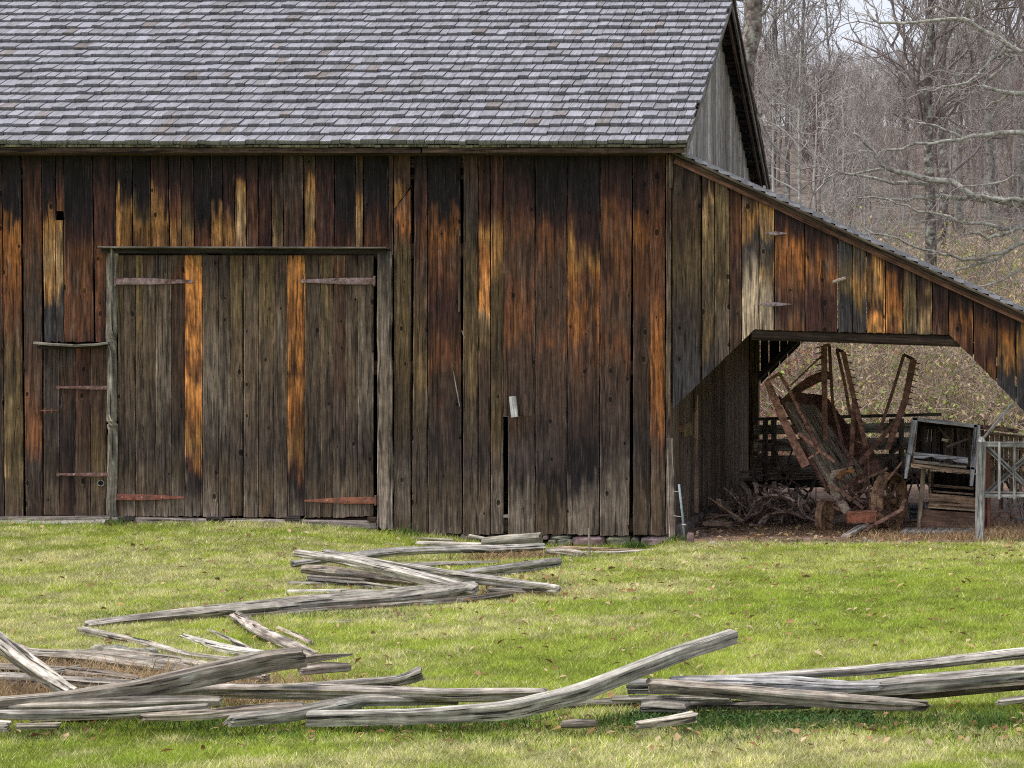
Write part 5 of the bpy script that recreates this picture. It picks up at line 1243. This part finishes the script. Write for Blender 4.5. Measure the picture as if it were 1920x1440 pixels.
tufts('dry_straw', 'tangled pale brown dry grass among the fallen rails', 'straw',
      [(60, -10.6, .3, .3, 1.5, 1), (170, -10.9, .3, .3, 1.5, 1), (330, -11.3, .3, .2, 1.3, .9), (30, -12.2, .3, .2, 1.2, 1), (470, -11.7, .3, .2, 1.0, .8),
       (20, -11.6, .22, .25, 1.6, 1), (100, -11.4, .3, .25, 1.6, 1), (250, -11.2, .4, .2, 1.4, .8), (420, -11.0, .4, .2, 1.2, .7), (560, -11.5, .3, .2, 1.2, .8), (960, -2.0, .25, .35, 1.4, .8), (1000, -1.6, .3, .3, 1.2, .7),
       (950, -5.7, .35, .25, .8, .5), (640, -6.6, .5, .3, .8, .4), (1770, .3, .45, .2, 1.6, .7), (1700, .5, .3, .3, 1.2, .6), (1890, .15, .25, .3, 1.2, 1), (1560, 1.2, .5, .4, .8, .4), (1500, .9, .5, .3, .6, .3), (1890, .8, .3, .4, 1, 1)],
      [(.46, .32, .18), (.54, .41, .24), (.32, .21, .12)], .17, 1100)
tufts('weeds', 'tufts of dark green weeds and long grass along fence and wall', 'weeds',
      [(x_, -12.75 + .25 * math.sin(x_), .16, .12, .28, .6) for x_ in range(-20, 1960, 62)] + [(x_, -7.3, .2, .15, .5, .6) for x_ in (200, 330, 470, 600, 720)] +
      [(x_, -12.5, .12, .12, 1, 1) for x_ in (380, 420, 480, 700, 740, 1180, 1160, 1400, 1450, 1500, 1560, 1620, 1250, 1320, 1350, 1740, 1830, 1860, 960, 860)] +
      [(x_, -.16, .2, .05, .22, .6) for x_ in (60, 160, 260, 330, 420, 500, 600, 660, 740, 800, 1000, 1190, 1240)] + [(x_, -.2, .08, .04, .35, 1.3) for x_ in (215, 760, 930, 1190, 1262)] + [(1010, -4.9, .25, .15, .7, .6), (640, -4.8, .2, .1, .7, .8), (1450, -.2, .4, .12, .7, .5), (1600, -.25, .3, .1, .5, .6), (1900, -.25, .3, .1, .7, .8), (1050, -2.2, .2, .15, .8, .8), (1190, -.2, .06, .05, .5, 1.4)],
      [(.07, .15, .03), (.11, .20, .04), (.16, .22, .06)], .11, 420, droop=.8)
# ground ivy under the right rails
n = 2600; px_ = rng.uniform(1180, 1640, n); Yv = -12.45 + rng.normal(0, .12, n); X = (px_ - CX) * (D0 + Yv) / F
leaf_cards(n, X, Yv, terrain(X, Yv) + rng.uniform(.01, .07, n), .014, np.array((.05, .11, .035)) * rng.uniform(.5, 1.6, (n, 1)), 'ground_ivy', 'dark green ground ivy under the right fence rails', 'ivy', flatness=.6)

# ================================================================== WOODS
def branches(seed, h, r0, nl=16, twig=6, twl=4, spread=1.0, upw=.8, lo=.3, crooked=.12, minr=.006):
    """returns trunk polyline+radii and lists of branch polylines (points, radii)"""
    r = np.random.default_rng(seed)
    k = 9; tz = np.linspace(0, 1, k)
    tr_ = np.stack([np.cumsum(r.normal(0, crooked, k)) * h / 22, np.cumsum(r.normal(0, crooked, k)) * h / 22, tz * h], 1); tr_[0, :2] = 0
    rad = r0 * (1 - .86 * tz); rad[0] *= 1.25
    out = []
    def grow(p, d, L, r_, lev):
        m = {1: 6, 2: 4, 3: 3}[lev]
        pts = [p]; dd = d / np.linalg.norm(d)
        for i in range(m):
            dd = dd + r.normal(0, .24, 3) + np.array((0, 0, .10 * upw)); dd /= np.linalg.norm(dd); pts.append(pts[-1] + dd * L / m)
        pts = np.array(pts); rr_ = np.maximum(r_ * np.linspace(1, .3, m + 1), minr); out.append((pts, rr_, lev))
        nch = {1: twig, 2: twl, 3: 0}[lev]
        for _ in range(nch):
            t = r.uniform(.15, 1); q = t * m; i = min(int(q), m - 1); pp_ = pts[i] + (pts[i + 1] - pts[i]) * (q - i)
            base = pts[i + 1] - pts[i]; base /= np.linalg.norm(base)
            nd = base * .8 + r.normal(0, .55, 3) + np.array((0, 0, .25 * upw)); grow(pp_, nd, L * r.uniform(.35, .6), r_ * .5, lev + 1)
    for j in range(nl):
        t = lo + (1 - lo) * (j + r.random()) / nl; q = t * (k - 1); i = min(int(q), k - 2); p = tr_[i] + (tr_[i + 1] - tr_[i]) * (q - i)
        a = r.uniform(0, 6.283); d = np.array((math.cos(a) * spread, math.sin(a) * spread, upw * r.uniform(.4, 1.2)))
        grow(p, d, h * .36 * (1.15 - .65 * t) * r.uniform(.7, 1.2), r0 * .42 * (1.1 - .7 * t), 1)
    return tr_, rad, out
def prism(pts_list, k_of=lambda lev: 3):
    V, Fq, n0 = [], [], 0; 
    for (pts, rr_, lev) in pts_list:
        m = len(pts); d = np.gradient(pts, axis=0); d /= (np.linalg.norm(d, axis=1, keepdims=True) + 1e-9)
        ref = np.array((.3, .2, 1.0)) if abs(d[0][2]) < .85 else np.array((1.0, .1, 0))
        a = np.cross(d, ref); a /= (np.linalg.norm(a, axis=1, keepdims=True) + 1e-9); b_ = np.cross(d, a); k = 3
        an = np.arange(k) * 2.0944
        v = pts[:, None] + rr_[:, None, None] * (np.cos(an)[None, :, None] * a[:, None] + np.sin(an)[None, :, None] * b_[:, None])
        V.append(v.reshape(-1, 3)); i = n0 + np.arange(m * k).reshape(m, k); i2 = np.roll(i, -1, 1)
        Fq.append(np.stack([i[:-1], i2[:-1], i2[1:], i[1:]], -1).reshape(-1, 4)); n0 += m * k
    return np.concatenate(V), np.concatenate(Fq)
TV = []
for s in range(8):
    h = [9, 11, 10, 8, 12, 7, 9.5, 10.5][s]
    t_, r_, br_ = branches(300 + s, h, [.12, .15, .1, .09, .17, .08, .11, .13][s], nl=[18, 20, 17, 18, 22, 16, 18, 20][s], twig=6, twl=5, upw=[.9, 1.2, .7, 1.0, 1.1, .8, 1.3, .9][s], lo=[.25, .35, .15, .2, .3, .1, .25, .4][s], minr=.0065)
    v_, f_ = prism(br_); mbt = MB(); mbt.tube(t_, r_, 7, (1, 1, 1)); TV.append((v_, f_, t_, r_))
def woods_mass():
    rs = np.random.default_rng(77); Vs, Fs, Cs = [], [], []; n0 = 0
    spots = []
    for k in range(270):
        Yd = 26 + 70 * rs.random() ** .8; px = rs.uniform(1330, 2100); spots.append((px, Yd))
    for k in range(130):
        Yd = 24 + 70 * rs.random() ** .8; spots.append((rs.uniform(2100, 3300) if k % 3 else rs.uniform(400, 1330), Yd))
    for (px, Yd) in spots:
        X = PX(px, Yd); v_, f_, t_, r_ = TV[rs.integers(0, 8)]
        gap = math.exp(-((px - 1625) / 88) ** 2); gz = float(terrain(X, Yd))
        top = rs.choice([rs.uniform(-30, 100), rs.uniform(60, 330)], p=[.33, .67]) ; top = top * (1 - gap) + rs.uniform(215, 350) * gap
        hh_ = t_[-1, 2] * 1.12; s = max(.3, min(1.15, (PZ(top, Yd) - gz) / hh_))
        a = rs.uniform(0, 6.283); ca, sa = math.cos(a), math.sin(a); Rm = np.array([[ca, -sa, 0], [sa, ca, 0], [0, 0, 1]])
        kk = 5; an = np.arange(kk) * 2 * math.pi / kk
        tv = (t_[:, None] + r_[:, None, None] * np.stack([np.cos(an), np.sin(an), 0 * an], 1)[None]).reshape(-1, 3)
        i = np.arange(len(t_) * kk).reshape(-1, kk); i2 = np.roll(i, -1, 1); tf = np.stack([i[:-1], i2[:-1], i2[1:], i[1:]], -1).reshape(-1, 4)
        vv = np.concatenate([v_, tv]) @ Rm.T * s + np.array([X, Yd, float(terrain(X, Yd)) - .1]); ff = np.concatenate([f_, tf + len(v_)])
        base = [np.array((.42, .385, .36)), np.array((.20, .15, .135)), np.array((.31, .25, .225)), np.array((.56, .53, .49))][rs.choice(4, p=[.3, .3, .3, .1])] * rs.uniform(.75, 1.2)
        Vs.append(vv); Fs.append(ff + n0); Cs.append(np.tile(base, (len(vv), 1)) * rs.uniform(.85, 1.15, (len(vv), 1))); n0 += len(vv)
    o = finish('distant_woods', np.concatenate(Vs), np.concatenate(Fs), np.concatenate(Cs), None, M_TWIG, None, (0, 0, 0)); o['kind'] = 'stuff'
    tag(o, 'mass of bare grey-brown trees covering the hill behind the barn', 'woods')
woods_mass()
def bare_tree(name, label, px, Y, var, scale, col, tw_col, rot=0, mirror=1):
    v_, f_, t_, r_ = TV[var]; X = PX(px, Y); z = float(terrain(X, Y)) - .1
    t = thing(name, label, 'tree', (X, Y, z), 'bare trees on the slope behind the barn')
    ca, sa = math.cos(rot), math.sin(rot); Rm = np.array([[ca, -sa, 0], [sa, ca, 0], [0, 0, 1]])
    m = MB(); m.tube((t_ @ Rm.T) * scale + (X, Y, z), r_ * scale, 9, col); part(m, 'trunk', M_BARK, t, smooth=True)
    vv = (v_ @ Rm.T) * scale
    finish('crown', vv, f_, np.tile(np.array(tw_col), (len(vv), 1)), None, M_TWIG, t, (X, Y, z))
GT = (.20, .18, .165); PT = (.36, .35, .32)
for k, (px, Y, var, s, col, tc_, lb) in enumerate((
    (1480, 32, 0, .75, GT, (.30, .28, .26), 'upright grey tree just right of the barn gable'),
    (1500, 24, 5, .80, PT, PT, 'small pale tree with arching limbs beside the gable'),
    (1548, 44, 2, .70, GT, (.25, .21, .2), 'slender brownish tree left of the sky gap'),
    (1620, 27, 5, .50, PT, (.33, .31, .29), 'low pale sapling directly below the sky gap'),
    (1700, 40, 3, .85, GT, (.24, .2, .19), 'thin tree right of the sky gap'),
    (1742, 20, 4, .82, (.12, .10, .09), (.24, .20, .19), 'dark vine-wrapped tree rising above the lean-to roof'),
    (1765, 26, 1, .9, (.13, .11, .1), (.25, .22, .2), 'dark leaning trunk close behind the vine-wrapped tree'),
    (1800, 33, 6, .9, PT, PT, 'pale barked straight tree right of the dark trunks'),
    (1850, 28, 7, .95, GT, (.27, .24, .225), 'tall grey tree near the right edge'),
    (1905, 36, 1, .95, (.26, .24, .22), (.29, .26, .24), 'broad tree at the right edge of the photo'),
    (1580, 21, 3, .45, PT, PT, 'short pale sapling behind the lean-to roof ridge'),
    (1660, 19, 5, .5, (.3, .28, .26), (.36, .34, .31), 'young tree with pale twigs over the roof slope'),
    (1510, 55, 4, .7, GT, (.3, .28, .27), 'far tall tree between gable and sky gap'),
    (1445, 45, 6, 1.0, GT, (.26, .23, .21), 'far tree right behind the gable tip'))):
    bare_tree('bare_tree', lb, px, Y, var, s, col, tc_, rot=k * 1.7)
# big lichened trunk right behind the gable
bt = thing('lichen_tree', 'thick lichened trunk rising right behind the barn gable', 'tree', P(1400, 900, 12.0))
Yt = 12.0; tm = MB()
tm.tube([(PX(1372, Yt), Yt, .3), (PX(1380, Yt), Yt, 3.0), (PX(1398, Yt), Yt, PZ(120, Yt)), (PX(1404, Yt), Yt, PZ(90, Yt)), (PX(1411, Yt), Yt, PZ(60, Yt)), (PX(1412, Yt), Yt, PZ(20, Yt)), (PX(1416, Yt), Yt, PZ(-20, Yt)), (PX(1424, Yt), Yt, PZ(-140, Yt)), (PX(1430, Yt), Yt, PZ(-300, Yt))],
        [.19, .17, .15, .14, .15, .145, .14, .11, .06], 14, (.17, .135, .115))
part(tm, 'trunk', M_BARK, bt, smooth=True)
lm = MB()
lm.tube([P(1418, 30, Yt), P(1432, 24, Yt - .1), P(1440, 12, Yt - .1), P(1446, -4, Yt - .2), P(1455, -60, Yt - .3)], [.05, .035, .028, .022, .012], 7, (.22, .2, .18))
part(lm, 'limb', M_BARK, bt, smooth=True)
# tree at the right: trunk beyond the frame, long lichened limbs reaching left
rt = thing('overhanging_tree', 'tree at right edge with long pale lichened limbs reaching left', 'tree', (PX(2230, 11), 11, float(terrain(PX(2230, 11), 11))))
tm = MB(); tm.tube([(PX(2230, 11), 11, -.1), (PX(2220, 11), 11, 2.5), (PX(2225, 11), 11, 5), (PX(2240, 11), 11, 8)], [.26, .22, .18, .1], 12, (.22, .2, .18))
part(tm, 'trunk', M_BARK, rt, smooth=True)
LIMBS = [([(2225, 430), (2060, 405), (1960, 396), (1900, 380), (1850, 367), (1800, 350), (1745, 337), (1700, 325), (1665, 316), (1650, 300), (1635, 280), (1612, 255), (1600, 248)], 13, 3),
         ([(1850, 375), (1790, 372), (1735, 372), (1700, 378), (1660, 373), (1610, 372)], 7, 2), ([(1990, 392), (1930, 378), (1880, 374), (1840, 367)], 8, 4), ([(1740, 348), (1690, 342), (1640, 335), (1590, 326), (1560, 312)], 6, 2), ([(1665, 318), (1620, 320), (1570, 327), (1545, 338)], 4, 1.5),
         ([(2220, 300), (2060, 262), (1960, 252), (1900, 250), (1850, 254), (1800, 262), (1745, 271), (1690, 280), (1645, 287), (1610, 284)], 9, 2), ([(1812, 262), (1790, 250), (1770, 243), (1730, 232), (1700, 222)], 4, 1.5),
         ([(2222, 440), (2050, 450), (1960, 432), (1905, 427), (1860, 424), (1820, 420), (1780, 408), (1740, 396), (1700, 384), (1660, 370)], 8, 2), ([(1980, 415), (1910, 425), (1880, 442), (1850, 446), (1835, 436), (1818, 437)], 6, 3),
         ([(2224, 520), (2040, 440), (1930, 450), (1880, 474), (1840, 486), (1805, 489), (1780, 478), (1750, 472), (1700, 458), (1660, 440), (1620, 428)], 7, 2), ([(1890, 470), (1840, 492), (1800, 505), (1780, 512)], 5, 2),
         ([(2210, 200), (2060, 160), (1980, 120), (1930, 100), (1910, 96), (1880, 78), (1850, 60), (1825, 45), (1815, 38), (1790, 36), (1740, 38), (1690, 44), (1650, 45), (1632, 32), (1626, 18)], 9, 2.5), ([(1820, 42), (1812, 20), (1808, -20)], 5, 3), ([(1815, 40), (1790, 28), (1770, 18), (1752, 8)], 4, 2),
         ([(1990, 92), (1920, 97), (1885, 96), (1862, 108), (1850, 125), (1835, 140), (1815, 155), (1785, 163), (1750, 170), (1720, 172)], 6, 2), ([(1880, 100), (1900, 110), (1870, 135), (1850, 150), (1820, 175), (1790, 190)], 4, 1.5),
         ([(2000, 195), (1920, 178), (1885, 172), (1860, 165), (1840, 158)], 8, 4), ([(1915, 505), (1880, 527), (1850, 535), (1810, 540)], 4, 2), ([(1900, 168), (1875, 190), (1845, 205)], 4, 2),
         ([(1960, 330), (1900, 330), (1860, 345), (1800, 352)], 3, 1.5)]
rl = random.Random(4); lmx = []; 
for (pts, w0, w1) in LIMBS:
    mb = MB(); Ys = [11 - .5 * i / len(pts) + rl.uniform(-.05, .05) for i in range(len(pts))]
    p3 = []; 
    for (q, Y_) in zip(pts, Ys):
        px_, py_ = q; p3.append(P(px_ + rl.uniform(-1.5, 1.5), py_ + rl.uniform(-2, 2), 11 if px_ > 2190 else Y_))
    # subdivide with wobble
    pf = [p3[0]]
    for a_, b_ in zip(p3[:-1], p3[1:]):
        L_ = np.linalg.norm(b_ - a_); mid = (a_ + b_) / 2 + np.array([rl.gauss(0, .035), rl.gauss(0, .05), rl.gauss(0, .035)]) * min(1, L_ / .5); pf += [mid, b_]
    wpx = np.linspace(w0, w1, len(pf)); rad = wpx * 37.3 / F / 2 * 1.45
    mb.tube(pf, rad, 7, (.35, .335, .29)); lmx.append((pf, rad)); part(mb, 'limb', M_BARK, rt, smooth=True)
tw = []
rt2 = np.random.default_rng(9)
for (pf, rad) in lmx:
    for i in range(len(pf) - 1):
        if pf[i][0] > .6: continue
        for _ in range(1 if rt2.random() < .8 else 2):
            p = pf[i] + (pf[i + 1] - pf[i]) * rt2.random(); base = pf[i + 1] - pf[i]; base /= np.linalg.norm(base) + 1e-9
            def sub(p, d, L_, r_, lev):
                m = 5; pts = [p]; d = d / np.linalg.norm(d)
                for _k in range(m): d = d + rt2.normal(0, .28, 3); d /= np.linalg.norm(d); pts.append(pts[-1] + d * L_ / m)
                tw.append((np.array(pts), np.linspace(r_, .003, m + 1), lev))
                if lev < 3:
                    for _k in range(2): sub(pts[rt2.integers(1, m)], d + rt2.normal(0, .7, 3), L_ * .55, r_ * .55, lev + 1)
            sub(p, base * .7 + rt2.normal(0, .6, 3), rt2.uniform(.35, 1.0), .008, 1)
v_, f_ = prism(tw); o3 = ORG[rt.name]
o = finish('twigs', v_ - o3, f_, np.tile(np.array((.34, .31, .28)), (len(v_), 1)), None, M_TWIG, rt, o3)

# ---- undergrowth on the slope right behind the shed
def brush():
    rs = np.random.default_rng(15); lst = []; LP, LC = [], []
    n = 1900
    for k in range(n):
        Yb = 9.5 + 17 * rs.random() ** .9; px = rs.uniform(1360, 2060) if k < 1500 else rs.uniform(2060, 3000); X = PX(px, Yb); z = float(terrain(X, Yb))
        H = rs.uniform(.7, 2.0) * (1 if Yb > 12 else .8); ncan = 5
        for c_ in range(ncan):
            a = rs.uniform(0, 6.283); p = np.array([X, Yb, z]); d = np.array((math.cos(a) * .6, math.sin(a) * .6, 1.2)); pts = [p]; m = 6
            for i in range(m):
                d = d + rs.normal(0, .22, 3) + np.array((math.cos(a) * .12, math.sin(a) * .12, -.12)); d /= np.linalg.norm(d); pts.append(pts[-1] + d * H / m * 1.15)
            pts = np.array(pts); lst.append((pts, np.linspace(.009, .0035, m + 1), 1))
            for j in range(3):
                q = pts[rs.integers(2, m)]; e = rs.normal(0, .6, 3) + (0, 0, .4); e /= np.linalg.norm(e); lst.append((np.array([q, q + e * .15 + rs.normal(0, .02, 3), q + e * rs.uniform(.25, .5)]), np.array([.004, .0035, .0025]), 2))
            nl_ = rs.integers(5, 13)
            LP.append(pts[rs.integers(1, m + 1, nl_)] + rs.normal(0, .10, (nl_, 3)))
            kind = rs.random(); redz = math.exp(-((px - 1420) / 70) ** 2)
            base = (.36, .12, .09) if rs.random() < redz * .8 else ((.28, .36, .10) if kind < .34 else ((.52, .39, .26) if kind < .8 else (.40, .36, .12)))
            LC.append(np.array(base) * rs.uniform(.75, 1.5, (nl_, 1)))
    v_, f_ = prism(lst); c = np.tile(np.array((.44, .35, .28)), (len(v_), 1)) * rs.uniform(.5, 1.5, (len(v_) // 3, 1)).repeat(3, 0)
    o = finish('undergrowth', v_, f_, c, None, M_TWIG, None, (0, 0, 0)); o['kind'] = 'stuff'; tag(o, 'dense tan and reddish brush growing on the slope behind the shed', 'undergrowth')
    LP_ = np.concatenate(LP); LC_ = np.concatenate(LC); n = len(LP_)
    leaf_cards(n, LP_[:, 0], LP_[:, 1], LP_[:, 2], .042, LC_, 'brush_leaves', 'small green, yellow and tan leaves on the brush behind the shed', 'leaves', flatness=1.2)
brush()
